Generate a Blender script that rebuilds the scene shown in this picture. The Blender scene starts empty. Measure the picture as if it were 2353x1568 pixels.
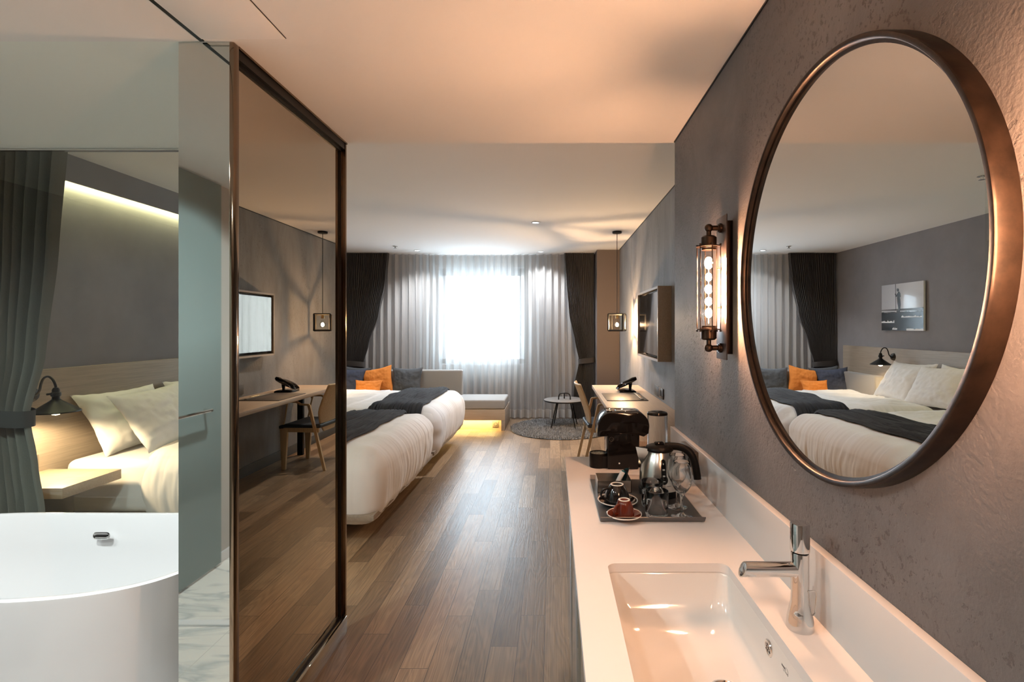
import bpy, bmesh, math, random
from mathutils import Vector, Matrix, noise
R = math.radians
PI = math.pi
random.seed(7)
C = bpy.context.scene.collection

# ------------------------------------------------------------------ camera, world, exposure
EYE = 1.397
cd = bpy.data.cameras.new('camera'); cam = bpy.data.objects.new('camera', cd); C.objects.link(cam)
cam.location = (0, 0, EYE); cam.rotation_euler = (R(90), 0, 0)
cd.sensor_width = 36; cd.lens = 18.0; cd.shift_x = -0.0402; cd.shift_y = -0.0136; cd.clip_start = 0.02
bpy.context.scene.camera = cam
sc = bpy.context.scene
sc.view_settings.view_transform = 'Standard'
sc.view_settings.look = 'None'
sc.view_settings.gamma = 1
sc.view_settings.use_curve_mapping = False
sc.view_settings.exposure = 0.0
w = bpy.data.worlds.new('sky'); sc.world = w; w.use_nodes = True
bg = w.node_tree.nodes['Background']; bg.inputs[0].default_value = (0.72, 0.87, 1.0, 1); bg.inputs[1].default_value = 6.5
try:
    sc.cycles.max_bounces = 14; sc.cycles.diffuse_bounces = 5; sc.cycles.glossy_bounces = 6
    sc.cycles.transmission_bounces = 14; sc.cycles.transparent_max_bounces = 14
    sc.cycles.sample_clamp_indirect = 4.0; sc.cycles.use_denoising = True
    sc.cycles.blur_glossy = 0.1
except Exception: pass

def light(name, kind, loc, energy, color, size=0.05, rot=(0, 0, 0), size_y=None, spot=None, blend=0.6, spread=None):
    l = bpy.data.lights.new(name, kind); l.energy = energy; l.color = color
    if kind == 'AREA':
        l.size = size
        if size_y: l.shape = 'RECTANGLE'; l.size_y = size_y
        if spread: l.spread = spread
    else: l.shadow_soft_size = size
    if kind == 'SPOT': l.spot_size = spot or R(120); l.spot_blend = blend
    o = bpy.data.objects.new(name, l); C.objects.link(o); o.location = loc; o.rotation_euler = rot
    return o
# the window opening as a portal for the sky
pl = light('window_portal', 'AREA', (-1.10, 7.97, 1.58), 1, (1, 1, 1), 1.30, (R(-90), 0, 0), 1.50); pl.data.cycles.is_portal = True
# daylight standing on the window, and the strip lights of the room
light('window_daylight', 'AREA', (-1.10, 8.35, 1.55), 135, (0.74, 0.88, 1.0), 1.5, (R(-90), 0, 0), 1.6)
light('cove_strip_light', 'AREA', (-3.145, 3.59, 2.352), 15, (1.0, 0.93, 0.48), 0.012, (0, R(8), 0), 2.3)
light('sofa_strip_light', 'AREA', (-1.9, 6.942, 0.150), 30, (1.0, 0.70, 0.24), 2.3, (R(-5), 0, 0), 0.02)
light('bed_strip_light', 'AREA', (-1.32, 5.85, 0.168), 9, (1.0, 0.72, 0.26), 0.02, (0, 0, 0), 1.1)

WARM = (1.0, 0.53, 0.28)
P_DOWN, P_BATH, P_SCONCE, P_PEND, P_BEDL = 150, 145, 44, 16, 45

# ------------------------------------------------------------------ materials
def mat(name, col, rough=0.5, metal=0.0, **k):
    m = bpy.data.materials.new(name); m.use_nodes = True
    nt = m.node_tree; b = nt.nodes['Principled BSDF']
    b.inputs['Base Color'].default_value = (*col, 1); b.inputs['Roughness'].default_value = rough; b.inputs['Metallic'].default_value = metal
    if 'spec' in k: b.inputs['Specular IOR Level'].default_value = k['spec']
    if 'coat' in k: b.inputs['Coat Weight'].default_value = k['coat']; b.inputs['Coat Roughness'].default_value = 0.05
    if 'sheen' in k: b.inputs['Sheen Weight'].default_value = k['sheen']
    if 'emit' in k: b.inputs['Emission Color'].default_value = (*k['emit'], 1); b.inputs['Emission Strength'].default_value = k.get('es', 1)
    if 'trans' in k: b.inputs['Transmission Weight'].default_value = k['trans']; b.inputs['IOR'].default_value = k.get('ior', 1.45)
    def nd(t, **p):
        n = nt.nodes.new(t)
        for a, v in p.items(): setattr(n, a, v)
        return n
    tc = nd('ShaderNodeTexCoord')
    if 'var' in k or 'bump' in k:
        mp = nd('ShaderNodeMapping'); mp.inputs['Scale'].default_value = k.get('scale', (1, 1, 1)); nt.links.new(tc.outputs['Object'], mp.inputs[0])
        nz = nd('ShaderNodeTexNoise'); nz.inputs['Scale'].default_value = k.get('ns', 8); nz.inputs['Detail'].default_value = k.get('nd', 5)
        nz.inputs['Roughness'].default_value = 0.6
        nt.links.new(mp.outputs[0], nz.inputs[0])
        if 'var' in k:
            cr = nd('ShaderNodeValToRGB'); v = k['var']; c2 = k.get('col2')
            cr.color_ramp.elements[0].position = 0.3; cr.color_ramp.elements[1].position = 0.7
            cr.color_ramp.elements[0].color = (*[c * (1 - v) for c in (c2 or col)], 1); cr.color_ramp.elements[1].color = (*[min(1, c * (1 + v)) for c in col], 1)
            nt.links.new(nz.outputs[0], cr.inputs[0]); nt.links.new(cr.outputs[0], b.inputs['Base Color'])
        if 'bump' in k:
            bs = nd('ShaderNodeTexNoise'); bs.inputs['Scale'].default_value = k.get('bs', 60); bs.inputs['Detail'].default_value = 4
            nt.links.new(mp.outputs[0], bs.inputs[0])
            bp = nd('ShaderNodeBump'); bp.inputs['Strength'].default_value = k['bump']; bp.inputs['Distance'].default_value = k.get('bd', 0.004)
            nt.links.new(bs.outputs[0], bp.inputs['Height']); nt.links.new(bp.outputs[0], b.inputs['Normal'])
    return m

def plaster(name, c_dark, c_light, stretch=(1, 1, 1), pit=0.5, bump=0.6):
    m = bpy.data.materials.new(name); m.use_nodes = True; nt = m.node_tree; b = nt.nodes['Principled BSDF']
    N = nt.nodes.new; L = nt.links.new
    b.inputs['Roughness'].default_value = 0.62; b.inputs['Specular IOR Level'].default_value = 0.35
    tc = N('ShaderNodeTexCoord'); mp = N('ShaderNodeMapping'); mp.inputs['Scale'].default_value = stretch; L(tc.outputs['Object'], mp.inputs[0])
    n1 = N('ShaderNodeTexNoise'); n1.inputs['Scale'].default_value = 2.6; n1.inputs['Detail'].default_value = 7; n1.inputs['Roughness'].default_value = 0.62; n1.inputs['Distortion'].default_value = 0.5
    L(mp.outputs[0], n1.inputs[0])
    cr = N('ShaderNodeValToRGB'); cr.color_ramp.elements[0].position = 0.3; cr.color_ramp.elements[1].position = 0.72
    cr.color_ramp.elements[0].color = (*c_dark, 1); cr.color_ramp.elements[1].color = (*c_light, 1); L(n1.outputs[0], cr.inputs[0])
    # pits
    n2 = N('ShaderNodeTexNoise'); n2.inputs['Scale'].default_value = 85; n2.inputs['Detail'].default_value = 3; n2.inputs['Roughness'].default_value = 0.6; L(mp.outputs[0], n2.inputs[0])
    n3 = N('ShaderNodeTexNoise'); n3.inputs['Scale'].default_value = 2.2; n3.inputs['Detail'].default_value = 3; L(mp.outputs[0], n3.inputs[0])
    r2 = N('ShaderNodeValToRGB'); r2.color_ramp.elements[0].position = 0.57; r2.color_ramp.elements[1].position = 0.64; L(n2.outputs[0], r2.inputs[0])
    r3 = N('ShaderNodeValToRGB'); r3.color_ramp.elements[0].position = 0.45; r3.color_ramp.elements[1].position = 0.62; L(n3.outputs[0], r3.inputs[0])
    mu = N('ShaderNodeMath'); mu.operation = 'MULTIPLY'; L(r2.outputs[0], mu.inputs[0]); L(r3.outputs[0], mu.inputs[1])
    mx = N('ShaderNodeMix'); mx.data_type = 'RGBA'; mx.blend_type = 'MULTIPLY'; L(cr.outputs[0], mx.inputs[6]); mx.inputs[7].default_value = (0.45, 0.42, 0.40, 1)
    m3 = N('ShaderNodeMath'); m3.operation = 'MULTIPLY'; L(mu.outputs[0], m3.inputs[0]); m3.inputs[1].default_value = pit; L(m3.outputs[0], mx.inputs[0])
    L(mx.outputs[2], b.inputs['Base Color'])
    n4 = N('ShaderNodeTexNoise'); n4.inputs['Scale'].default_value = 150; n4.inputs['Detail'].default_value = 4; L(mp.outputs[0], n4.inputs[0])
    n5 = N('ShaderNodeTexNoise'); n5.inputs['Scale'].default_value = 24; n5.inputs['Detail'].default_value = 5; n5.inputs['Distortion'].default_value = 1.2; L(mp.outputs[0], n5.inputs[0])
    s1 = N('ShaderNodeMath'); s1.operation = 'MULTIPLY_ADD'; L(n4.outputs[0], s1.inputs[0]); s1.inputs[1].default_value = 0.8; L(n5.outputs[0], s1.inputs[2])
    s2 = N('ShaderNodeMath'); s2.operation = 'SUBTRACT'; L(s1.outputs[0], s2.inputs[0]); L(mu.outputs[0], s2.inputs[1])
    bp = N('ShaderNodeBump'); bp.inputs['Strength'].default_value = bump; bp.inputs['Distance'].default_value = 0.0028; L(s2.outputs[0], bp.inputs['Height']); L(bp.outputs[0], b.inputs['Normal'])
    return m

def wood(name, c1, c2, axis='Y', rough=0.5, grain=1.0, bump=0.12):
    m = bpy.data.materials.new(name); m.use_nodes = True; nt = m.node_tree; b = nt.nodes['Principled BSDF']
    N = nt.nodes.new; L = nt.links.new; b.inputs['Roughness'].default_value = rough
    tc = N('ShaderNodeTexCoord'); mp = N('ShaderNodeMapping')
    s = {'X': (1.2, 45, 45), 'Y': (45, 1.2, 45), 'Z': (45, 45, 1.2)}[axis]; mp.inputs['Scale'].default_value = [v * grain if v > 2 else v for v in s]
    L(tc.outputs['Object'], mp.inputs[0])
    n = N('ShaderNodeTexNoise'); n.inputs['Scale'].default_value = 3; n.inputs['Detail'].default_value = 6; n.inputs['Roughness'].default_value = 0.65; L(mp.outputs[0], n.inputs[0])
    cr = N('ShaderNodeValToRGB'); cr.color_ramp.elements[0].position = 0.3; cr.color_ramp.elements[1].position = 0.7
    cr.color_ramp.elements[0].color = (*c1, 1); cr.color_ramp.elements[1].color = (*c2, 1); L(n.outputs[0], cr.inputs[0]); L(cr.outputs[0], b.inputs['Base Color'])
    bp = N('ShaderNodeBump'); bp.inputs['Strength'].default_value = bump; bp.inputs['Distance'].default_value = 0.002; L(n.outputs[0], bp.inputs['Height']); L(bp.outputs[0], b.inputs['Normal'])
    return m

def plank_floor():
    m = bpy.data.materials.new('oak_planks'); m.use_nodes = True; nt = m.node_tree; b = nt.nodes['Principled BSDF']
    N = nt.nodes.new; L = nt.links.new
    tc = N('ShaderNodeTexCoord'); sx = N('ShaderNodeSeparateXYZ'); L(tc.outputs['Object'], sx.inputs[0])
    rw = N('ShaderNodeMath'); rw.operation = 'DIVIDE'; L(sx.outputs['X'], rw.inputs[0]); rw.inputs[1].default_value = 0.118
    rf = N('ShaderNodeMath'); rf.operation = 'FLOOR'; L(rw.outputs[0], rf.inputs[0])
    rg_ = N('ShaderNodeMath'); rg_.operation = 'MULTIPLY'; L(rf.outputs[0], rg_.inputs[0]); rg_.inputs[1].default_value = 0.6180339
    rh = N('ShaderNodeMath'); rh.operation = 'FRACT'; L(rg_.outputs[0], rh.inputs[0])
    ry = N('ShaderNodeMath'); ry.operation = 'ADD'; L(sx.outputs['Y'], ry.inputs[0]); L(rh.outputs[0], ry.inputs[1])
    cx = N('ShaderNodeCombineXYZ'); L(ry.outputs[0], cx.inputs[0]); L(sx.outputs['X'], cx.inputs[1])
    br = N('ShaderNodeTexBrick'); br.offset = 0.0; br.offset_frequency = 2; br.squash = 1.0
    br.inputs['Scale'].default_value = 1; br.inputs['Brick Width'].default_value = 0.86; br.inputs['Row Height'].default_value = 0.118
    br.inputs['Mortar Size'].default_value = 0.0012; br.inputs['Mortar Smooth'].default_value = 0.1; br.inputs['Bias'].default_value = 0.0
    br.inputs['Color1'].default_value = (0, 0, 0, 1); br.inputs['Color2'].default_value = (1, 1, 1, 1); br.inputs['Mortar'].default_value = (0.5, 0.5, 0.5, 1)
    L(cx.outputs[0], br.inputs[0])
    bw = N('ShaderNodeRGBToBW'); L(br.outputs['Color'], bw.inputs[0])
    # grain, shifted per plank
    mul = N('ShaderNodeMath'); mul.operation = 'MULTIPLY'; L(bw.outputs[0], mul.inputs[0]); mul.inputs[1].default_value = 37.0
    gx = N('ShaderNodeMath'); gx.operation = 'MULTIPLY'; L(sx.outputs['X'], gx.inputs[0]); gx.inputs[1].default_value = 9.0
    gy = N('ShaderNodeMath'); gy.operation = 'MULTIPLY_ADD'; L(sx.outputs['Y'], gy.inputs[0]); gy.inputs[1].default_value = 1.1; L(mul.outputs[0], gy.inputs[2])
    gc = N('ShaderNodeCombineXYZ'); L(gx.outputs[0], gc.inputs[0]); L(gy.outputs[0], gc.inputs[1]); L(mul.outputs[0], gc.inputs[2])
    nw = N('ShaderNodeTexNoise'); nw.inputs['Scale'].default_value = 1.0; nw.inputs['Detail'].default_value = 2; nw.inputs['Distortion'].default_value = 0.3; L(gc.outputs[0], nw.inputs[0])
    # contour rings = cathedral grain
    wv = N('ShaderNodeMath'); wv.operation = 'MULTIPLY'; L(nw.outputs[0], wv.inputs[0]); wv.inputs[1].default_value = 95.0
    sn = N('ShaderNodeMath'); sn.operation = 'SINE'; L(wv.outputs[0], sn.inputs[0])
    fx = N('ShaderNodeVectorMath'); fx.operation = 'MULTIPLY'; L(gc.outputs[0], fx.inputs[0]); fx.inputs[1].default_value = (16, 2.5, 1)
    nf = N('ShaderNodeTexNoise'); nf.inputs['Scale'].default_value = 1.0; nf.inputs['Detail'].default_value = 5; L(fx.outputs[0], nf.inputs[0])
    gr = N('ShaderNodeMath'); gr.operation = 'MULTIPLY_ADD'; L(sn.outputs[0], gr.inputs[0]); gr.inputs[1].default_value = 0.10; L(nf.outputs[0], gr.inputs[2])
    cr = N('ShaderNodeValToRGB'); e = cr.color_ramp.elements
    e[0].position = 0.0; e[0].color = (0.125, 0.079, 0.045, 1); e[1].position = 1.0; e[1].color = (0.32, 0.218, 0.133, 1)
    x = e.new(0.5); x.color = (0.225, 0.148, 0.087, 1)
    L(bw.outputs[0], cr.inputs[0])
    g2 = N('ShaderNodeMapRange'); g2.inputs[1].default_value = 0.2; g2.inputs[2].default_value = 0.8; g2.inputs[3].default_value = 0.62; g2.inputs[4].default_value = 1.30; L(gr.outputs[0], g2.inputs[0])
    mx = N('ShaderNodeVectorMath'); mx.operation = 'SCALE'; L(cr.outputs[0], mx.inputs[0]); L(g2.outputs[0], mx.inputs['Scale'])
    mo = N('ShaderNodeMix'); mo.data_type = 'RGBA'; L(br.outputs['Fac'], mo.inputs[0]); L(mx.outputs[0], mo.inputs[6]); mo.inputs[7].default_value = (0.03, 0.02, 0.012, 1)
    L(mo.outputs[2], b.inputs['Base Color'])
    rr = N('ShaderNodeMapRange'); rr.inputs[3].default_value = 0.27; rr.inputs[4].default_value = 0.42; L(nf.outputs[0], rr.inputs[0]); L(rr.outputs[0], b.inputs['Roughness'])
    b.inputs['Specular IOR Level'].default_value = 0.5
    bp = N('ShaderNodeBump'); bp.inputs['Strength'].default_value = 0.35; bp.inputs['Distance'].default_value = 0.0022
    sb = N('ShaderNodeMath'); sb.operation = 'SUBTRACT'; L(gr.outputs[0], sb.inputs[0]); L(br.outputs['Fac'], sb.inputs[1]); L(sb.outputs[0], bp.inputs['Height']); L(bp.outputs[0], b.inputs['Normal'])
    return m

def marble():
    m = bpy.data.materials.new('white_marble'); m.use_nodes = True; nt = m.node_tree; b = nt.nodes['Principled BSDF']
    N = nt.nodes.new; L = nt.links.new; b.inputs['Roughness'].default_value = 0.15
    tc = N('ShaderNodeTexCoord'); mp = N('ShaderNodeMapping'); mp.inputs['Rotation'].default_value = (0, 0, 0.6); mp.inputs['Scale'].default_value = (1.0, 2.6, 1); L(tc.outputs['Object'], mp.inputs[0])
    n = N('ShaderNodeTexNoise'); n.inputs['Scale'].default_value = 1.6; n.inputs['Detail'].default_value = 8; n.inputs['Distortion'].default_value = 1.4; L(mp.outputs[0], n.inputs[0])
    a = N('ShaderNodeMath'); a.operation = 'SUBTRACT'; L(n.outputs[0], a.inputs[0]); a.inputs[1].default_value = 0.5
    ab = N('ShaderNodeMath'); ab.operation = 'ABSOLUTE'; L(a.outputs[0], ab.inputs[0])
    cr = N('ShaderNodeValToRGB'); e = cr.color_ramp.elements; e[0].position = 0.0; e[0].color = (0.30, 0.30, 0.30, 1); e[1].position = 0.05; e[1].color = (0.72, 0.71, 0.69, 1)
    L(ab.outputs[0], cr.inputs[0])
    br = N('ShaderNodeTexBrick'); br.offset = 0; br.inputs['Scale'].default_value = 1; br.inputs['Brick Width'].default_value = 0.6; br.inputs['Row Height'].default_value = 0.6; br.inputs['Mortar Size'].default_value = 0.0015
    L(tc.outputs['Object'], br.inputs[0])
    mo = N('ShaderNodeMix'); mo.data_type = 'RGBA'; L(br.outputs['Fac'], mo.inputs[0]); L(cr.outputs[0], mo.inputs[6]); mo.inputs[7].default_value = (0.35, 0.34, 0.32, 1); L(mo.outputs[2], b.inputs['Base Color'])
    return m

def mixmat(name, parts):
    """parts: list of ('type', color, extra) blended in order with weights"""
    m = bpy.data.materials.new(name); m.use_nodes = True; nt = m.node_tree; nt.nodes.remove(nt.nodes['Principled BSDF'])
    N = nt.nodes.new; L = nt.links.new; out = nt.nodes['Material Output']; cur = None
    for typ, col, wgt, ex in parts:
        s = N('ShaderNodeBsdf' + typ); s.inputs['Color'].default_value = (*col, 1)
        if 'rough' in ex: s.inputs['Roughness'].default_value = ex['rough']
        if cur is None: cur = s.outputs[0]
        else:
            mx = N('ShaderNodeMixShader')
            if wgt == 'fresnel':
                f = N('ShaderNodeFresnel'); f.inputs[0].default_value = ex.get('ior', 1.45)
                k = N('ShaderNodeMath'); k.operation = 'MULTIPLY'; k.inputs[1].default_value = ex.get('k', 1.0); L(f.outputs[0], k.inputs[0])
                ge = N('ShaderNodeNewGeometry'); iv = N('ShaderNodeMath'); iv.operation = 'SUBTRACT'; iv.inputs[0].default_value = 1.0; L(ge.outputs['Backfacing'], iv.inputs[1])
                k2 = N('ShaderNodeMath'); k2.operation = 'MULTIPLY'; L(k.outputs[0], k2.inputs[0]); L(iv.outputs[0], k2.inputs[1]); L(k2.outputs[0], mx.inputs[0])
            else: mx.inputs[0].default_value = wgt
            L(cur, mx.inputs[1]); L(s.outputs[0], mx.inputs[2]); cur = mx.outputs[0]
    L(cur, out.inputs[0]); return m

M = dict(
    ceil=mat('white_ceiling_paint', (0.80, 0.785, 0.765), 0.85, bump=0.05, bs=40),
    ceil_bath=mat('cool_lit_bathroom_ceiling', (0.80, 0.83, 0.77), 0.85),  # greenish tint puts the bathroom's cold light into the ceiling colour
    wall_grey=mat('dark_grey_wallpaper', (0.172, 0.167, 0.174), 0.75, var=0.10, ns=3, bump=0.1, bs=180),
    wall_white=mat('plain_light_wall', (0.45, 0.44, 0.43), 0.8), wall_hall=mat('dark_hall_wall', (0.10, 0.085, 0.075), 0.7),
    plaster=plaster('rough_brown_grey_plaster', (0.098, 0.091, 0.090), (0.190, 0.174, 0.171), (1, 1, 1), 0.75, 0.45),
    plaster2=plaster('grey_streaked_plaster', (0.155, 0.153, 0.154), (0.285, 0.282, 0.284), (1, 1.3, 0.45), 0.6, 0.5),
    pillar=mat('taupe_paint', (0.135, 0.108, 0.098), 0.8, bump=0.1, bs=90),
    floor=plank_floor(), marble=marble(),
    base_dark=mat('dark_grey_baseboard', (0.07, 0.068, 0.065), 0.5),
    oak=wood('pale_grey_oak_veneer', (0.215, 0.175, 0.135), (0.30, 0.248, 0.195), 'Y', 0.5),
    oakx=wood('pale_oak_veneer_across', (0.33, 0.25, 0.17), (0.43, 0.34, 0.25), 'X', 0.5),
    desk=wood('desk_oak_veneer', (0.34, 0.255, 0.185), (0.45, 0.345, 0.255), 'Y', 0.45),
    chairw=wood('chair_beech_ply', (0.42, 0.29, 0.16), (0.56, 0.41, 0.25), 'Z', 0.4),
    linen=mat('white_bed_linen', (0.70, 0.69, 0.675), 0.85, bump=0.25, bs=14, bd=0.006, sheen=0.2),
    throw=mat('charcoal_woven_throw', (0.026, 0.028, 0.032), 0.95, bump=0.6, bs=160, bd=0.003, sheen=0.04, spec=0.2),
    orange=mat('orange_cotton', (0.62, 0.205, 0.03), 0.85, bump=0.3, bs=200, bd=0.002),
    slate=mat('slate_grey_cotton', (0.055, 0.062, 0.070), 0.85, bump=0.3, bs=200, bd=0.002),
    navy=mat('navy_cotton', (0.028, 0.036, 0.062), 0.85, bump=0.3, bs=200, bd=0.002),
    sofa=mat('beige_grey_upholstery', (0.27, 0.262, 0.25), 0.85, bump=0.25, bs=260, bd=0.001),
    sheer=mixmat('grey_sheer_cloth', [('Diffuse', (0.50, 0.487, 0.465), 0, {}), ('Translucent', (0.60, 0.60, 0.60), 0.30, {}), ('Transparent', (0.95, 0.96, 1.0), 0.38, {})]),
    hem=mixmat('doubled_sheer_hem', [('Diffuse', (0.56, 0.545, 0.52), 0, {}), ('Translucent', (0.6, 0.6, 0.6), 0.35, {})]),
    blackout=mat('dark_brown_curtain_cloth', (0.030, 0.027, 0.026), 0.85, bump=0.2, bs=150, sheen=0.1),
    greycurt=mat('grey_green_curtain_cloth', (0.13, 0.13, 0.115), 0.85, bump=0.2, bs=150),
    greyband=mat('charcoal_tieback_cloth', (0.035, 0.037, 0.036), 0.85),
    frame_w=mat('white_window_frame', (0.7, 0.72, 0.75), 0.4),
    mirror=mat('silvered_glass', (0.90, 0.91, 0.90), 0.0, 1.0),
    bronze=mat('bronze_mirror_glass', (0.52, 0.465, 0.385), 0.0, 1.0),
    bronze_f=mat('polished_bronze_frame', (0.20, 0.145, 0.10), 0.10, 1.0),
    black=mat('matt_black_metal', (0.012, 0.011, 0.010), 0.4, 0.6),
    ring=mat('aged_dark_bronze', (0.024, 0.014, 0.009), 0.36, 0.7, var=0.5, ns=30, bump=0.3, bs=60, bd=0.001),
    sconce=mat('oiled_bronze', (0.055, 0.036, 0.026), 0.3, 0.9),
    plate=mat('blued_steel_plate', (0.13, 0.11, 0.11), 0.32, 0.85),
    brass=mat('brass_knob', (0.7, 0.45, 0.2), 0.2, 1.0),
    steel=mat('brushed_steel_cladding', (0.60, 0.635, 0.61), 0.02, 1.0),
    chrome=mat('chrome', (0.85, 0.84, 0.83), 0.04, 1.0),
    ssteel=mat('brushed_stainless', (0.62, 0.59, 0.55), 0.24, 1.0),
    traym=mat('dark_tray_metal', (0.16, 0.16, 0.165), 0.36, 0.85),
    counter=mat('white_solid_surface', (0.60, 0.585, 0.575), 0.16),
    ceramic=mat('white_ceramic', (0.60, 0.59, 0.57), 0.06, coat=0.4),
    tub=mat('white_acrylic', (0.62, 0.62, 0.635), 0.08, coat=0.4),
    cabgl=mat('grey_lacquered_glass', (0.30, 0.33, 0.31), 0.05, 0.75),
    cabdk=mat('dark_cabinet_board', (0.06, 0.058, 0.055), 0.5),
    glass=mat('clear_glass', (1, 1, 1), 0.0, trans=1.0, ior=1.45),
    thin=mixmat('thin_clear_glass', [('Transparent', (0.97, 0.985, 0.975), 0, {}), ('Glossy', (1, 1, 1), 'fresnel', {'rough': 0.0, 'ior': 1.5})]),
    pane=mixmat('clear_partition_glass', [('Transparent', (0.945, 0.965, 0.95), 0, {}), ('Glossy', (1, 1, 1), 'fresnel', {'rough': 0.0, 'ior': 1.5, 'k': 1.4})]),
    frost=mixmat('frosted_glass', [('Diffuse', (0.25, 0.315, 0.325), 0, {}), ('Translucent', (0.35, 0.42, 0.42), 0.3, {}), ('Glossy', (1, 1, 1), 'fresnel', {'rough': 0.12})]),
    blkpl=mat('gloss_black_plastic', (0.004, 0.0035, 0.0035), 0.08, spec=0.22),
    blksat=mat('satin_black_plastic', (0.006, 0.0056, 0.0054), 0.35, spec=0.1),
    screen=mat('glossy_black_screen', (0.006, 0.006, 0.007), 0.03, spec=0.9, coat=1.0),
    walnut=mat('brown_leather_pad', (0.05, 0.037, 0.03), 0.45, bump=0.1, bs=200),
    socket=mat('dark_bronze_socket', (0.06, 0.045, 0.035), 0.35, 0.6),
    socketp=mat('taupe_socket_plastic', (0.22, 0.19, 0.15), 0.4, 0.3),
    blackcer=mat('black_glazed_ceramic', (0.005, 0.0045, 0.0045), 0.06),
    redcer=mat('oxblood_glazed_ceramic', (0.075, 0.012, 0.005), 0.06),
    seat=mat('dark_blue_seat_leather', (0.022, 0.03, 0.04), 0.5),
    rug=mat('grey_shag_wool', (0.23, 0.227, 0.222), 0.95, var=0.8, ns=45),
    tabletop=mat('grey_laminate_top', (0.16, 0.15, 0.14), 0.5, spec=0.3),
    art_w=mat('print_pale_sky', (0.52, 0.53, 0.56), 0.12, coat=0.8), art_g=mat('print_mid_grey', (0.06, 0.06, 0.06), 0.2), art_b=mat('print_black', (0.008, 0.008, 0.009), 0.2, var=0.9, ns=30),
    ink=mat('grey_ink', (0.15, 0.15, 0.16), 0.5), whitep=mat('white_print', (0.7, 0.7, 0.7), 0.5),
    foil=mat('teal_foil_packet', (0.015, 0.10, 0.13), 0.22, 0.8), foil2=mat('white_paper_packet', (0.34, 0.36, 0.36), 0.4), foil3=mat('black_foil_packet', (0.012, 0.014, 0.02), 0.22, 0.7),
    em_down=mat('downlight_lens', (1, 1, 1), 0.5, emit=(0.93, 0.96, 1.0), es=14),
    em_warm=mat('glowing_filament', (1, 0.6, 0.3), 0.5, emit=(1.0, 0.50, 0.27), es=1200),
    em_globe=mat('glowing_globe_bulb', (1, 0.7, 0.4), 0.5, emit=(1.0, 0.62, 0.34), es=6500),
    em_bed=mat('glowing_reading_bulb', (1, 0.8, 0.5), 0.5, emit=(1.0, 0.80, 0.50), es=14),
)

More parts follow.
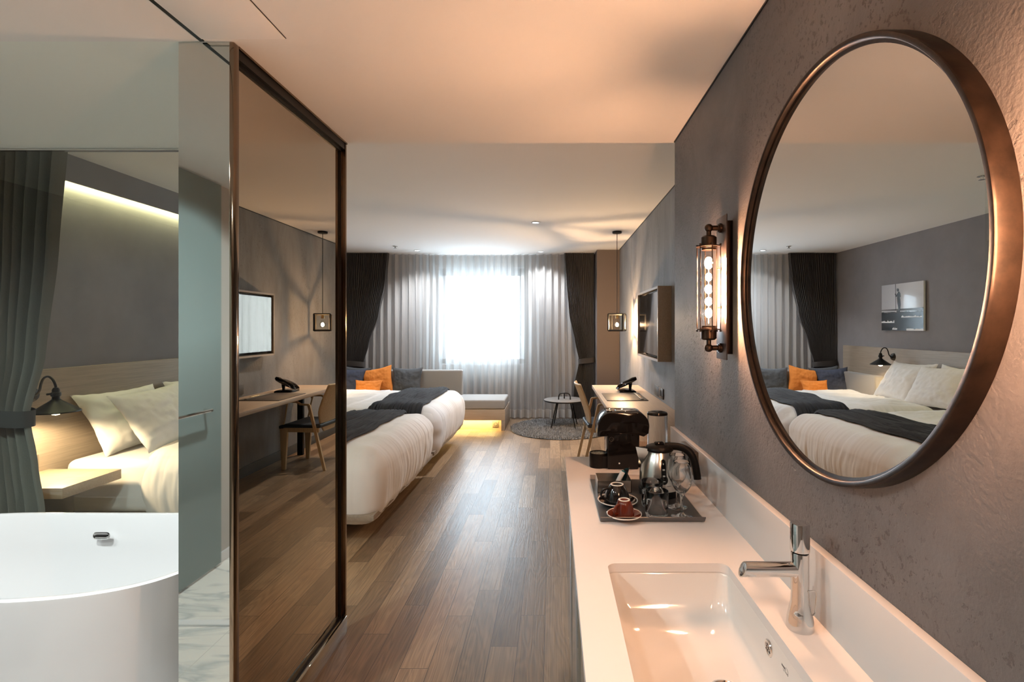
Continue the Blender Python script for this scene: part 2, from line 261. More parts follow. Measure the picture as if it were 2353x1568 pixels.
# ------------------------------------------------------------------ mesh helpers
class MB:
    def __init__(s): s.bm = bmesh.new(); s.mi = 0
    def _mark(s, n0):
        s.bm.faces.ensure_lookup_table()
        for f in s.bm.faces[n0:]: f.material_index = s.mi
    def box(s, x0, x1, y0, y1, z0, z1, bev=0.0, seg=2, m=None):
        b = bmesh.new(); r = bmesh.ops.create_cube(b, size=1)
        bmesh.ops.scale(b, vec=(abs(x1 - x0), abs(y1 - y0), abs(z1 - z0)), verts=b.verts)
        bmesh.ops.translate(b, vec=((x0 + x1) / 2, (y0 + y1) / 2, (z0 + z1) / 2), verts=b.verts)
        if bev: bmesh.ops.bevel(b, geom=list(b.edges), offset=bev, segments=seg, affect='EDGES', profile=0.5)
        if m is not None: bmesh.ops.transform(b, matrix=m, verts=b.verts)
        return s.merge(b)
    def merge(s, b):
        n0 = len(s.bm.faces); me = bpy.data.meshes.new('t'); b.to_mesh(me); b.free(); s.bm.from_mesh(me); bpy.data.meshes.remove(me); s._mark(n0); return s
    def lathe(s, prof, c=(0, 0, 0), seg=32, axis='Z', m=None):
        b = bmesh.new(); rings = []
        for r, z in prof:
            if r < 1e-6: rings.append([b.verts.new((0, 0, z))])
            else: rings.append([b.verts.new((r * math.cos(2 * PI * i / seg), r * math.sin(2 * PI * i / seg), z)) for i in range(seg)])
        for a, d in zip(rings, rings[1:]):
            if len(a) == 1 and len(d) == 1: continue
            for i in range(seg):
                j = (i + 1) % seg
                if len(a) == 1: f = (a[0], d[j], d[i])[::-1]
                elif len(d) == 1: f = (a[i], a[j], d[0])
                else: f = (a[i], a[j], d[j], d[i])
                try: b.faces.new(f)
                except ValueError: pass
        mt = Matrix.Translation(c)
        if axis == 'X': mt = mt @ Matrix.Rotation(R(90), 4, 'Y')
        if axis == 'Y': mt = mt @ Matrix.Rotation(R(-90), 4, 'X')
        if m is not None: mt = m @ mt
        bmesh.ops.transform(b, matrix=mt, verts=b.verts); bmesh.ops.recalc_face_normals(b, faces=b.faces)
        return s.merge(b)
    def cyl(s, p0, p1, r, r2=None, seg=16):
        return s.tube([p0, p1], r, r2=r2, seg=seg)
    def tube(s, pts, r, r2=None, seg=10, closed=False, flat=None):
        b = bmesh.new(); pts = [Vector(p) for p in pts]; n = len(pts); rings = []; prev = None
        for i, p in enumerate(pts):
            if closed: t = pts[(i + 1) % n] - pts[i - 1]
            else: t = pts[min(i + 1, n - 1)] - pts[max(i - 1, 0)]
            t.normalize()
            if prev is None: u = t.orthogonal().normalized() if flat is None else (Vector(flat[2]) - t * t.dot(Vector(flat[2]))).normalized()
            else: u = (prev - t * prev.dot(t)).normalized()
            prev = u; v = t.cross(u); rr = r if r2 is None else r + (r2 - r) * i / max(1, n - 1)
            if isinstance(r, (list, tuple)): rr = r[i]
            ru, rv = (rr, rr) if flat is None else (flat[0], flat[1])
            rings.append([b.verts.new(p + u * ru * math.cos(2 * PI * k / seg + (PI / 4 if seg == 4 else 0)) + v * rv * math.sin(2 * PI * k / seg + (PI / 4 if seg == 4 else 0))) for k in range(seg)])
        pairs = list(zip(rings, rings[1:])) + ([(rings[-1], rings[0])] if closed else [])
        for a, d in pairs:
            for k in range(seg): b.faces.new((a[k], a[(k + 1) % seg], d[(k + 1) % seg], d[k]))
        if not closed: b.faces.new(rings[0][::-1]); b.faces.new(rings[-1])
        bmesh.ops.recalc_face_normals(b, faces=b.faces); return s.merge(b)
    def loft(s, loops, cap0=False, cap1=False):
        b = bmesh.new(); rs = [[b.verts.new(p) for p in l] for l in loops]; n = len(rs[0])
        for a, d in zip(rs, rs[1:]):
            for k in range(n): b.faces.new((a[k], a[(k + 1) % n], d[(k + 1) % n], d[k]))
        if cap0: b.faces.new(rs[0][::-1])
        if cap1: b.faces.new(rs[-1])
        bmesh.ops.recalc_face_normals(b, faces=b.faces); return s.merge(b)
    def prism(s, poly, axis, a, c, bev=0.0):
        """poly: 2D points; axis X: (y,z), axis Y: (x,z), axis Z: (x,y); extruded from a to c"""
        f = {'X': lambda p, t: (t, p[0], p[1]), 'Y': lambda p, t: (p[0], t, p[1]), 'Z': lambda p, t: (p[0], p[1], t)}[axis]
        b = bmesh.new(); l0 = [b.verts.new(f(p, a)) for p in poly]; l1 = [b.verts.new(f(p, c)) for p in poly]; n = len(poly)
        b.faces.new(l0[::-1]); b.faces.new(l1)
        for k in range(n): b.faces.new((l0[k], l0[(k + 1) % n], l1[(k + 1) % n], l1[k]))
        bmesh.ops.recalc_face_normals(b, faces=b.faces)
        if bev: bmesh.ops.bevel(b, geom=[e for e in b.edges], offset=bev, segments=2, affect='EDGES', profile=0.5, clamp_overlap=True)
        return s.merge(b)
    def grid(s, fn, nu, nv, wrap=False):
        b = bmesh.new(); vs = [[b.verts.new(fn(i / (nu - (0 if wrap else 1)), j / (nv - 1))) for j in range(nv)] for i in range(nu)]
        for i in range(nu if wrap else nu - 1):
            for j in range(nv - 1): b.faces.new((vs[i][j], vs[(i + 1) % nu][j], vs[(i + 1) % nu][j + 1], vs[i][j + 1]))
        return s.merge(b)
    def xf(s, m): bmesh.ops.transform(s.bm, matrix=m, verts=s.bm.verts); return s
    def build(s, name, mats, parent=None, smooth=30, center=True):
        me = bpy.data.meshes.new(name)
        if parent is None and center and len(s.bm.verts):
            xs = [v.co for v in s.bm.verts]; mn = [min(c[k] for c in xs) for k in range(3)]; mx_ = [max(c[k] for c in xs) for k in range(3)]
            org = Vector(((mn[0] + mx_[0]) / 2, (mn[1] + mx_[1]) / 2, mn[2])); bmesh.ops.translate(s.bm, vec=-org, verts=s.bm.verts)
        else: org = Vector((0, 0, 0))
        s.bm.normal_update()
        if smooth:
            for f in s.bm.faces: f.smooth = True
            for e in s.bm.edges:
                if len(e.link_faces) == 2 and e.calc_face_angle(0) > R(smooth): e.smooth = False
        s.bm.to_mesh(me); s.bm.free()
        for m in (mats if isinstance(mats, (list, tuple)) else [mats]): me.materials.append(m)
        o = bpy.data.objects.new(name, me); C.objects.link(o); o.location = org
        if parent is not None:
            o.parent = parent
            q = parent; off = Vector((0, 0, 0))
            while q is not None and q.get('_abs'): off = Vector(q['_abs']); break
            o.matrix_parent_inverse = Matrix.Translation(-off)
            o['_abs'] = tuple(off) if q.get('_abs') else (0, 0, 0)
            if not any(off): del o['_abs']
            # a sub-part: its parent mesh already carries the offset
            if parent.type == 'MESH' and parent.parent is not None: o.matrix_parent_inverse = Matrix.Identity(4)
            elif parent.type == 'MESH': o.matrix_parent_inverse = Matrix.Translation(-parent.location)
        return o

def tag(o, label=None, cat=None, group=None, kind=None):
    if label: o['label'] = label
    if cat: o['category'] = cat
    if group: o['group'] = group
    if kind: o['kind'] = kind
    return o
def empty(name, loc, label=None, cat=None, group=None, rz=0, world=True, kind=None):
    """world=True: its parts are modelled in world coordinates; False: around the origin"""
    o = bpy.data.objects.new(name, None); C.objects.link(o); o.empty_display_size = 0.05
    o.location = loc; o.rotation_euler = (0, 0, rz)
    if world and any(loc): o['_abs'] = tuple(loc)
    return tag(o, label, cat, group, kind)
def dup(root, loc, rz=None, label=None):
    r = root.copy(); C.objects.link(r); r.location = loc
    if rz is not None: r.rotation_euler = (0, 0, rz)
    if label: r['label'] = label
    def rec(src, dst):
        for ch in list(src.children):
            c = ch.copy(); C.objects.link(c); c.parent = dst; c.matrix_parent_inverse = ch.matrix_parent_inverse.copy(); rec(ch, c)
    rec(root, r); return r
def structure(o): o['kind'] = 'structure'; return o
def sbox(name, m, *a, parent=None, **k):
    o = MB().box(*a, **k).build(name, m, parent)
    return structure(o) if parent is None else o
def rrect(x0, x1, y0, y1, r, z, n=6):
    pts = []
    for cx, cy, a0 in ((x1 - r, y1 - r, 0), (x0 + r, y1 - r, 90), (x0 + r, y0 + r, 180), (x1 - r, y0 + r, 270)):
        for i in range(n + 1): a = R(a0 + 90 * i / n); pts.append((cx + r * math.cos(a), cy + r * math.sin(a), z))
    return pts

def curve(pts, n=5):
    """Catmull-Rom points through pts"""
    out = []; pts = [Vector(p) for p in pts]
    for i in range(len(pts) - 1):
        p0 = pts[max(i - 1, 0)]; p1 = pts[i]; p2 = pts[i + 1]; p3 = pts[min(i + 2, len(pts) - 1)]
        for k in range(n):
            t = k / n; out.append(0.5 * ((2 * p1) + (-p0 + p2) * t + (2 * p0 - 5 * p1 + 4 * p2 - p3) * t * t + (-p0 + 3 * p1 - 3 * p2 + p3) * t ** 3))
    out.append(pts[-1]); return out
# ------------------------------------------------------------------ the setting
ZC, ZL = 2.505, 2.237          # bedroom ceiling, lower ceiling of entry and bathroom
YB = 7.95                       # window wall
XL, XR, XE = -3.17, 0.949, 0.55 # left wall, bedroom right wall, entry right wall
sbox('floor', M['floor'], -3.4, 1.2, -1.4, YB + 0.3, -0.1, 0)
sbox('floor', M['marble'], XL, -1.0, -1.3, 2.40, 0.0, 0.006)
sbox('ceiling', M['ceil'], -3.4, 1.2, 2.40, YB + 0.3, ZC, ZC + 0.1)
sbox('ceiling', M['ceil'], -1.03, 1.2, -1.4, 2.335, ZL, ZC + 0.1)
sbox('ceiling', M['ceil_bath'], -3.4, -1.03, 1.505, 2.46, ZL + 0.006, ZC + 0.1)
sbox('ceiling', M['ceil'], -3.4, -1.03, -1.4, 1.505, ZL, ZC + 0.1)
sbox('ceiling', M['ceil'], -1.03, 1.2, 2.335, 2.41, ZC - 0.002, ZC + 0.1)
sbox('wall_left', M['wall_grey'], XL - 0.15, XL, -1.4, YB, 0, ZC)
sbox('wall_right', M['plaster2'], XR, XR + 0.15, 2.30, YB, 0, ZC)
sbox('wall_entry', M['plaster'], XE, XR + 0.15, -1.4, 2.318, 0, ZL + 0.27, bev=0.002)
sbox('wall_behind', M['wall_hall'], -3.4, 1.2, -1.5, -1.3, 0, ZC)
# window wall with opening
wx0, wx1, wz0, wz1 = -1.78, -0.44, 0.82, 2.32
b = MB()
b.box(XL - 0.15, wx0, YB, YB + 0.22, 0, ZC); b.box(wx1, XR + 0.15, YB, YB + 0.22, 0, ZC)
b.box(wx0, wx1, YB, YB + 0.22, 0, wz0); b.box(wx0, wx1, YB, YB + 0.22, wz1, ZC)
structure(b.build('wall_window', M['wall_white']))
wr = empty('window_1', ((wx0 + wx1) / 2, YB + 0.1, wz0), kind='structure')
f = MB()
for a in ((wx0, wx0 + 0.09, wz0, wz1), (wx1 - 0.09, wx1, wz0, wz1), (wx0, wx1, wz0, wz0 + 0.08), (wx0, wx1, wz1 - 0.12, wz1)):
    f.box(a[0], a[1], YB + 0.10, YB + 0.17, a[2], a[3], bev=0.006)
f.build('window_frame', M['frame_w'], wr)
MB().box(wx0 + 0.09, wx1 - 0.09, YB + 0.13, YB + 0.138, wz0 + 0.08, wz1 - 0.12).build('window_pane', M['thin'], wr)
# taupe pillar beside the curtains
sbox('wall_pillar', M['pillar'], 0.628, XR, 7.33, YB, 0, ZC)
sbox('baseboard_right', M['base_dark'], XR - 0.013, XR, 2.32, 7.33, 0, 0.10, bev=0.003)
sbox('baseboard_bathroom', M['frame_w'], -1.975, -1.96, -1.3, 0.0, 0.006, 0.06)
# dropped cove over the headboard, near the bathroom glass
sbox('trim_1', M['wall_grey'], -3.112, -3.100, 2.455, 4.75, 2.333, ZC)
# shadow gaps of the entry ceiling and the access hatch
b = MB(); b.box(-1.035, -1.022, -1.2, 1.50, ZL - 0.003, ZL + 0.002); structure(b.build('trim_2', M['black']))
hb = MB(); hb.box(-1.0215, -0.778, 0.7, 1.487, ZL - 0.004, ZL - 0.0005, bev=0.0012); structure(hb.build('trim_3', M['ceil']))
sbox('trim_4', M['black'], -0.7775, -0.7755, 0.7, 1.488, ZL - 0.0015, ZL + 0.001)
# dark shadow line where plaster walls meet the ceiling
sbox('trim_5', M['black'], XE - 0.004, XE, -1.2, 2.316, ZL - 0.005, ZL)
sbox('trim_6', M['black'], XR - 0.005, XR, 2.32, 7.33, ZC - 0.007, ZC)
# bathroom side wall behind the camera with the frosted shower door (seen in the steel cladding)
sbox('wall_bathroom', M['wall_white'], -2.05, -1.975, -1.3, 0.0, 0, ZL)
sbox('trim_7', M['frame_w'], -3.1, -1.0, 0.595, 0.635, 0.004, 0.016, bev=0.002)
fd = empty('door_2', (-1.95, 0.6, 0.0), kind='structure')
MB().box(-1.955, -1.943, 0.015, 1.20, 0.02, ZL - 0.01).build('frosted_panel', M['frost'], fd)
MB().tube([(-1.943, 0.16, 0.935), (-1.90, 0.16, 0.935), (-1.895, 0.17, 0.935), (-1.895, 0.60, 0.935), (-1.90, 0.61, 0.935), (-1.943, 0.61, 0.935)], 0.009, seg=10).build('towel_bar', M['chrome'], fd)

# glass between bathroom and bedroom
g = empty('window_2', (-2.06, 2.43, 0), kind='structure')
MB().box(XL, -0.995, 2.427, 2.437, 0.006, ZL + 0.003).build('glass_pane', M['pane'], g)
fr = MB(); fr.box(XL, -0.995, 2.420, 2.444, ZL - 0.004, ZL + 0.004); fr.box(XL, -0.995, 2.420, 2.444, 0.006, 0.02); fr.build('channel', M['chrome'], g)

# steel cladding at the end of the bathroom partition
t = MB(); t.box(-1.102, -0.952, 1.506, 1.53, 0.0, ZL - 0.001); structure(t.build('trim_8', M['steel']))
sbox('trim_9', M['bronze_f'], -0.952, -0.938, 1.504, 1.53, 0.0, ZL - 0.002, bev=0.002)
# bronze mirror sliding door
dr = empty('door_1', (-0.965, 1.93, 0), kind='structure')
MB().box(-0.985, -0.965, 1.53, 2.318, 0.085, ZL - 0.035).build('mirror_panel', M['bronze'], dr)
MB().box(-0.995, -0.94, 1.53, 2.335, 0.0, 0.082, bev=0.002).build('plinth', M['bronze'], dr)
t = MB(); t.box(-0.985, -0.954, 1.53, 2.318, 0.082, 0.089); t.box(-0.985, -0.958, 2.309, 2.313, 0.085, ZL - 0.03); t.build('gasket', M['black'], dr)
t = MB(); t.box(-0.985, -0.945, 1.53, 2.335, ZL - 0.035, ZL - 0.006); t.box(-0.965, -0.957, 1.53, 2.33, ZL - 0.045, ZL - 0.03); t.build('track', M['black'], dr)
MB().box(-0.948, -0.938, 1.53, 2.335, ZL - 0.008, ZL - 0.001).build('track_lip', M['bronze_f'], dr)
t = MB(); t.box(-0.99, -0.957, 2.313, 2.323, 0.082, ZL - 0.035); t.box(-0.99, -0.942, 2.323, 2.335, 0.082, ZL - 0.008); t.build('stile', M['bronze_f'], dr)

# ------------------------------------------------------------------ bathtub
def tub_loop(ax, bf, bb, cx, cy, z, n=96, rise=0.0, nf=3.0, nb=4.2):
    pts = []
    for i in range(n):
        a = 2 * PI * i / n; c_, s_ = math.cos(a), math.sin(a); e = nb if s_ > 0 else nf
        x = ax * math.copysign(abs(c_) ** (2 / e), c_); y = (bb if s_ > 0 else bf) * math.copysign(abs(s_) ** (2 / e), s_)
        pts.append((cx + x, cy + y, z + rise * max(0, -x / ax) ** 2))
    return pts
tb = MB(); TX, TY = -1.96, 1.95
o = [tub_loop(0.66, 0.33, 0.33, TX, TY, 0.006), tub_loop(0.665, 0.335, 0.335, TX, TY, 0.03), tub_loop(0.685, 0.36, 0.355, TX, TY, 0.30), tub_loop(0.71, 0.39, 0.38, TX, TY, 0.545, rise=0.012),
     tub_loop(0.71, 0.39, 0.38, TX, TY, 0.552, rise=0.012), tub_loop(0.703, 0.383, 0.373, TX, TY, 0.555, rise=0.012), tub_loop(0.69, 0.37, 0.36, TX, TY, 0.555, rise=0.012), tub_loop(0.684, 0.364, 0.354, TX, TY, 0.549, rise=0.012),
     tub_loop(0.66, 0.345, 0.335, TX, TY, 0.42, rise=0.005), tub_loop(0.62, 0.31, 0.30, TX, TY, 0.22, nf=2.8, nb=3.5), tub_loop(0.55, 0.25, 0.24, TX, TY, 0.13, nf=2.6, nb=3), tub_loop(0.40, 0.14, 0.14, TX, TY, 0.11, nf=2.4, nb=2.4)]
tb.loft(o, cap0=True, cap1=True)
tub = empty('bathtub', (TX, TY, 0.006), 'white oval freestanding bathtub in front of the bedroom glass', 'bathtub')
tb.build('tub_shell', M['tub'], tub, smooth=60)
ov = MB(); ov.lathe([(0, -0.004), (0.013, -0.004), (0.016, -0.001), (0.016, 0.002), (0.012, 0.0035), (0.011, 0.001), (0, 0.001)], seg=24)
for v in ov.bm.verts: v.co.x += 0.022 * (1 if v.co.x > 0 else -1) if abs(v.co.x) > 1e-5 else 0
ov.xf(Matrix.Translation((-1.995, 2.262, 0.475)) @ Matrix.Rotation(R(86), 4, 'X')); ov.build('overflow_trim', M['chrome'], tub)
MB().box(-2.022, -1.968, 2.253, 2.262, 0.471, 0.479, bev=0.003).build('overflow_slot', M['black'], tub)

# ------------------------------------------------------------------ curtains
def fold(x, seed, wl, amp):
    ph = 1.6 * noise.noise(Vector((x * 1.7, seed, 0.3)))
    return amp * (math.sin(2 * PI * x / wl + ph * 2.2) * (0.75 + 0.5 * noise.noise(Vector((x * 3, seed + 5, 0)))) + 0.25 * math.sin(4 * PI * x / wl + ph * 3 + seed))
def sheer_fn(x0, x1, y, z0, z1, seed=1.0, wl=0.108, amp=0.044):
    def fn(u, v):
        x = x0 + (x1 - x0) * u; z = z0 + (z1 - z0) * v
        fx = x + 0.012 * noise.noise(Vector((x * 6, z * 0.9, seed)))
        return (x, y + fold(fx, seed, wl, amp) * (1.0 - 0.25 * v) + 0.010 * noise.noise(Vector((x * 5, z * 1.5, seed + 3))), z)
    return fn
cu = empty('sheer_curtain', (-1.25, 7.74, 0.02), 'full-width grey pleated sheer curtain hanging across the bright window', 'curtain')
fn = sheer_fn(-3.02, 0.50, 7.77, 0.02, ZC - 0.003)
MB().grid(fn, 900, 14).build('sheer_cloth', M['sheer'], cu, smooth=80)
def hem(u, v): p = fn(u, 0.002 + v * 0.050); return (p[0], p[1] - 0.004, p[2])
MB().grid(hem, 900, 3).build('hem', M['hem'], cu, smooth=80)

def tied(name, label, xw, edge, y, cloth, band, zt, ztop, n=26, amp=0.026, z0=0.015, nz=40, wb=None, group=None):
    """xw: x of the wall side; edge(z): x of the free side; pleats gather to the tie at zt"""
    root = empty(name, ((xw + edge(z0)) / 2, y, z0), label, 'curtain', group)
    def fnc(u, v):
        z = z0 + (ztop - z0) * v; e = edge(z); wd = e - xw
        k = min(1.0, abs(wd) / abs(edge(ztop) - xw))
        s = u + 0.012 * math.sin(u * 17 + z * 1.3)
        yy = y + amp * (0.65 + 0.35 * k) * math.sin(2 * PI * n * s + 1.1 * math.sin(9 * u)) + (1 - k) * 0.05 * math.sin(PI * u)
        return (xw + wd * u, yy - 0.02 * (1 - k), z)
    MB().grid(fnc, n * 10, nz).build('curtain_cloth', cloth, root, smooth=80)
    e = edge(zt); xa, xb = sorted((xw, e)); cx = (xa + xb) / 2; hw = (xb - xa) / 2 + 0.012
    def bf(u, v):
        a = 2 * PI * u; h = wb or 0.075
        return (cx + hw * math.copysign(abs(math.cos(a)) ** 0.6, math.cos(a)), y - 0.01 + 0.075 * math.copysign(abs(math.sin(a)) ** 0.8, math.sin(a)), zt + h * (v - 0.5) + 0.018 * math.cos(a) * (1 if e > xw else -1) * -1)
    MB().grid(bf, 48, 4, wrap=True).build('tieback', band, root, smooth=80)
    return root
def interp(tab):
    def f_(z):
        if z <= tab[0][0]: return tab[0][1]
        for (a, p), (b_, q) in zip(tab, tab[1:]):
            if z <= b_: t_ = (z - a) / (b_ - a); t_ = t_ * t_ * (3 - 2 * t_) * 0.5 + t_ * 0.5; return p + (q - p) * t_
        return tab[-1][1]
    return f_
tied('blackout_curtain', 'dark brown curtain tied back at the left end of the window wall, by the sofa', -3.14, interp([(0.0, -2.66), (0.5, -2.74), (0.86, -2.82), (1.15, -2.74), (1.6, -2.59), (2.1, -2.49), (2.5, -2.45)]), 7.635, M['blackout'], M['blackout'], 0.86, ZC - 0.003)
tied('blackout_curtain', 'dark brown curtain tied back against the taupe pillar behind the round table', 0.612, interp([(0.0, 0.27), (0.5, 0.31), (0.90, 0.385), (1.15, 0.33), (1.6, 0.235), (2.1, 0.19), (2.5, 0.165)]), 7.635, M['blackout'], M['blackout'], 0.90, ZC - 0.003, n=20)
tied('privacy_curtain', 'grey-green curtain tied back beside the bathtub glass and reading lamp', XL + 0.03, interp([(0.0, -2.62), (0.45, -2.63), (0.70, -2.67), (0.94, -2.715), (1.25, -2.64), (1.8, -2.585), (2.5, -2.535)]), 2.66, M['greycurt'], M['greyband'], 0.94, ZC - 0.003, n=9, amp=0.03, wb=0.085)

# ------------------------------------------------------------------ beds
def P(v): return Vector(v)
def rb_normal(p, x0, x1, y0, y1, z0, z1, r):
    q = Vector((min(max(p.x, x0 + r), x1 - r), min(max(p.y, y0 + r), y1 - r), min(max(p.z, z0 + r), z1 - r)))
    d = p - q
    if d.length < 1e-6: d = Vector((0, 0, 1))
    return q, d.normalized()
def duv_disp(q, n, s):
    top = max(0, n.z); sx_ = abs(n.x); sy = abs(n.y)
    a = 0.022 * noise.noise(Vector((q.x * 1.6, q.y * 1.6, s))) + 0.012 * noise.noise(Vector((q.x * 4, q.y * 4, s + 3)))
    cr = noise.ridged_multi_fractal(Vector((q.x * 2.6 + s, q.y * 4.2, 1.3)), 1.0, 2.1, 3, 1.0, 2.0)
    a += 0.010 * cr * top * (0.35 + 0.9 * max(0, noise.noise(Vector((q.x * 1.3, q.y * 1.1, s + 9)))) + (0.9 if q.x < -2.0 else 0))
    t = q.z + 0.4 * (q.y if sx_ > sy else q.x)
    for fr_, am in ((7, 0.018), (15, 0.016), (33, 0.009), (62, 0.004)):
        hang = 0.55 + 0.45 * noise.noise(Vector((q.y * 2, q.z * 2, s)))
        if sx_ > 0.15: a += am * sx_ * hang * noise.noise(Vector((q.y * fr_ + 2.5 * noise.noise(Vector((q.y * 2, q.z * 3, s))), q.z * 2.2, s + fr_)))
        if sy > 0.15: a += am * sy * hang * noise.noise(Vector((q.x * fr_ + 2.5 * noise.noise(Vector((q.x * 2, q.z * 3, s))), q.z * 2.2, s + fr_)))
    return a
def duvet_shape(x0, x1, y0, y1, z0, z1, r, s, nx, ny, nz, lift=0.0, rb=0.05):
    b = bmesh.new(); seen = {}
    def V(i, j, k):
        key = (i, j, k)
        if key not in seen:
            p = Vector((x0 + (x1 - x0) * i / nx, y0 + (y1 - y0) * j / ny, z0 + (z1 - z0) * k / nz))
            q, n = rb_normal(p, x0, x1, y0, y1, z0 - r + rb, z1, r)
            d = duv_disp(q, n, s)
            bel = 0.035 * math.sin(PI * k / nz) * (1 - max(0, n.z))           # belly of the hanging sides
            seen[key] = b.verts.new(q + n * (r + d + bel + lift))
        return seen[key]
    for i in range(nx):
        for j in range(ny):
            b.faces.new((V(i, j, nz), V(i + 1, j, nz), V(i + 1, j + 1, nz), V(i, j + 1, nz)))
            b.faces.new((V(i, j, 0), V(i, j + 1, 0), V(i + 1, j + 1, 0), V(i + 1, j, 0)))
    for i in range(nx):
        for k in range(nz):
            b.faces.new((V(i, 0, k), V(i + 1, 0, k), V(i + 1, 0, k + 1), V(i, 0, k + 1)))
            b.faces.new((V(i, ny, k), V(i, ny, k + 1), V(i + 1, ny, k + 1), V(i + 1, ny, k)))
    for j in range(ny):
        for k in range(nz):
            b.faces.new((V(0, j, k), V(0, j, k + 1), V(0, j + 1, k + 1), V(0, j + 1, k)))
            b.faces.new((V(nx, j, k), V(nx, j + 1, k), V(nx, j + 1, k + 1), V(nx, j, k + 1)))
    return b
DUV = {}
def bed(y0, y1, s, label, which):
    root = empty('bed', (-2.1, (y0 + y1) / 2, 0), label, 'bed', None)
    MB().box(-3.10, -1.125, y0 + 0.01, y1 - 0.01, 0.178, 0.215, bev=0.004).build('bed_base', M['oak'], root)
    MB().box(-3.08, -1.75, y0 + 0.25, y1 - 0.25, 0.0, 0.175).build('plinth', M['base_dark'], root)
    MB().box(-3.10, -1.19, y0 + 0.04, y1 - 0.04, 0.215, 0.55, bev=0.05, seg=4).build('mattress', M['linen'], root, smooth=60)
    # duvet
    a = (-2.66, -1.115, y0 + 0.03, y1 - 0.02, 0.188, 0.615, 0.13, s); DUV[which] = a
    b = duvet_shape(*a, 170, 200, 52)
    mb = MB(); mb.merge(b); o = mb.build('duvet', M['linen'], smooth=80)
    tag(o, f'white puffy duvet spread over the {which}', 'duvet')
    return root
bed(3.20, 4.785, 2.0, 'double bed with white bedding, nearer of the two, in front of the bathroom glass', 'nearer bed')
bed(4.835, 6.40, 11.0, 'double bed with white bedding, farther of the two, beside the sofa', 'farther bed')

def throw(which, xa, xb, down0, down1, s, label):
    x0, x1, y0, y1, z0, z1, r, sd = DUV[which]
    L0 = [];  # path in (y,z) with base point q and normal n
    ya, yb, zr = y0 + r, y1 - r, z1 - r
    for i in range(12): L0.append((Vector((0, ya, zr - down0 * (1 - i / 12))), Vector((0, -1, 0))))
    for i in range(12): a = R(180 - 90 * i / 12); L0.append((Vector((0, ya, zr)), Vector((0, math.cos(a), math.sin(a)))))
    for i in range(60): L0.append((Vector((0, ya + (yb - ya) * i / 59, zr)), Vector((0, 0, 1))))
    for i in range(1, 13): a = R(90 - 90 * i / 12); L0.append((Vector((0, yb, zr)), Vector((0, math.cos(a), math.sin(a)))))
    for i in range(1, 12): L0.append((Vector((0, yb, zr - down1 * i / 12)), Vector((0, 1, 0))))
    nu = len(L0); nv = 110
    def fn(u, v):
        q0, n = L0[min(nu - 1, round(u * (nu - 1)))]
        wob = 0.05 * noise.noise(Vector((q0.y * 1.5, 0.2 if v < .5 else 7.7, s)))
        x = xa + wob + (xb - xa) * v + 0.02 * noise.noise(Vector((v * 9, q0.y * 3, s)))
        q = Vector((x, q0.y, q0.z)); d = duv_disp(q, n, sd)
        if n.z < 0.3: d += 0.035 * math.sin(PI * min(1, max(0, (q.z + r * n.z - z0) / (z1 - z0)))) * (1 - max(0, n.z))
        k = v * 17 + 1.4 * noise.noise(Vector((q.y * 1.1, v * 2, s + 1)))
        rid = 0.024 * (0.5 + 0.5 * math.sin(k * 2 * PI)) * (0.6 + 0.8 * noise.noise(Vector((v * 5, q.y * 2, s)))) + 0.006 * noise.noise(Vector((v * 40, q.y * 5, s)))
        edge_ = min(1, min(v, 1 - v) * 18)
        return q + n * (r + d + 0.010 + 0.010 * edge_ + max(0, rid) * edge_)
    o = MB().grid(fn, nu, nv).build('bed_throw', M['throw'], smooth=80)
    m = o.modifiers.new('thick', 'SOLIDIFY'); m.thickness = 0.008; m.offset = -1
    tag(o, label, 'throw')
throw('nearer bed', -1.84, -1.36, 0.16, 0.02, 4.0, 'charcoal crinkled throw across the nearer bed')
throw('farther bed', -1.80, -1.28, 0.0, 0.18, 8.0, 'charcoal crinkled throw across the farther bed')

def pillow_bm(w_, h_, t_, s, nu=44, nv=34, pinch=0.09, wr=0.006):
    b = bmesh.new(); top, bot = {}, {}
    for i in range(nu + 1):
        for j in range(nv + 1):
            u = -1 + 2 * i / nu; v = -1 + 2 * j / nv
            x = w_ / 2 * u * (1 - pinch * (1 - v * v)); y = h_ / 2 * v * (1 - pinch * (1 - u * u))
            k = (max(0, 1 - abs(u) ** 2.6) ** 0.6) * (max(0, 1 - abs(v) ** 2.6) ** 0.6)
            nz_ = wr * 1.5 * (0.5 * noise.ridged_multi_fractal(Vector((u * 1.6 + v * 0.8, v * 2.6 - u, s)), 1.0, 2.0, 2, 1.0, 2.0) * 0.5 + noise.noise(Vector((u * 4, v * 4, s))) + 0.7 * noise.noise(Vector((u * 9 + v * 3, v * 8, s + 2)))) * min(1, k * 2.5)
            sag = 0.012 * noise.noise(Vector((u * 1.3, v * 1.3, s + 5)))
            edge = i in (0, nu) or j in (0, nv)
            top[i, j] = b.verts.new((x, y, t_ / 2 * k + nz_ + sag + (0.004 * math.sin(u * 19) if edge else 0)))
            bot[i, j] = top[i, j] if edge else b.verts.new((x, y, -t_ / 2 * k + nz_ * 0.6 + sag))
    for i in range(nu):
        for j in range(nv):
            b.faces.new((top[i, j], top[i + 1, j], top[i + 1, j + 1], top[i, j + 1]))
            f_ = (bot[i, j], bot[i, j + 1], bot[i + 1, j + 1], bot[i + 1, j])
            if len(set(f_)) == 4:
                try: b.faces.new(f_)
                except ValueError: pass
    return b
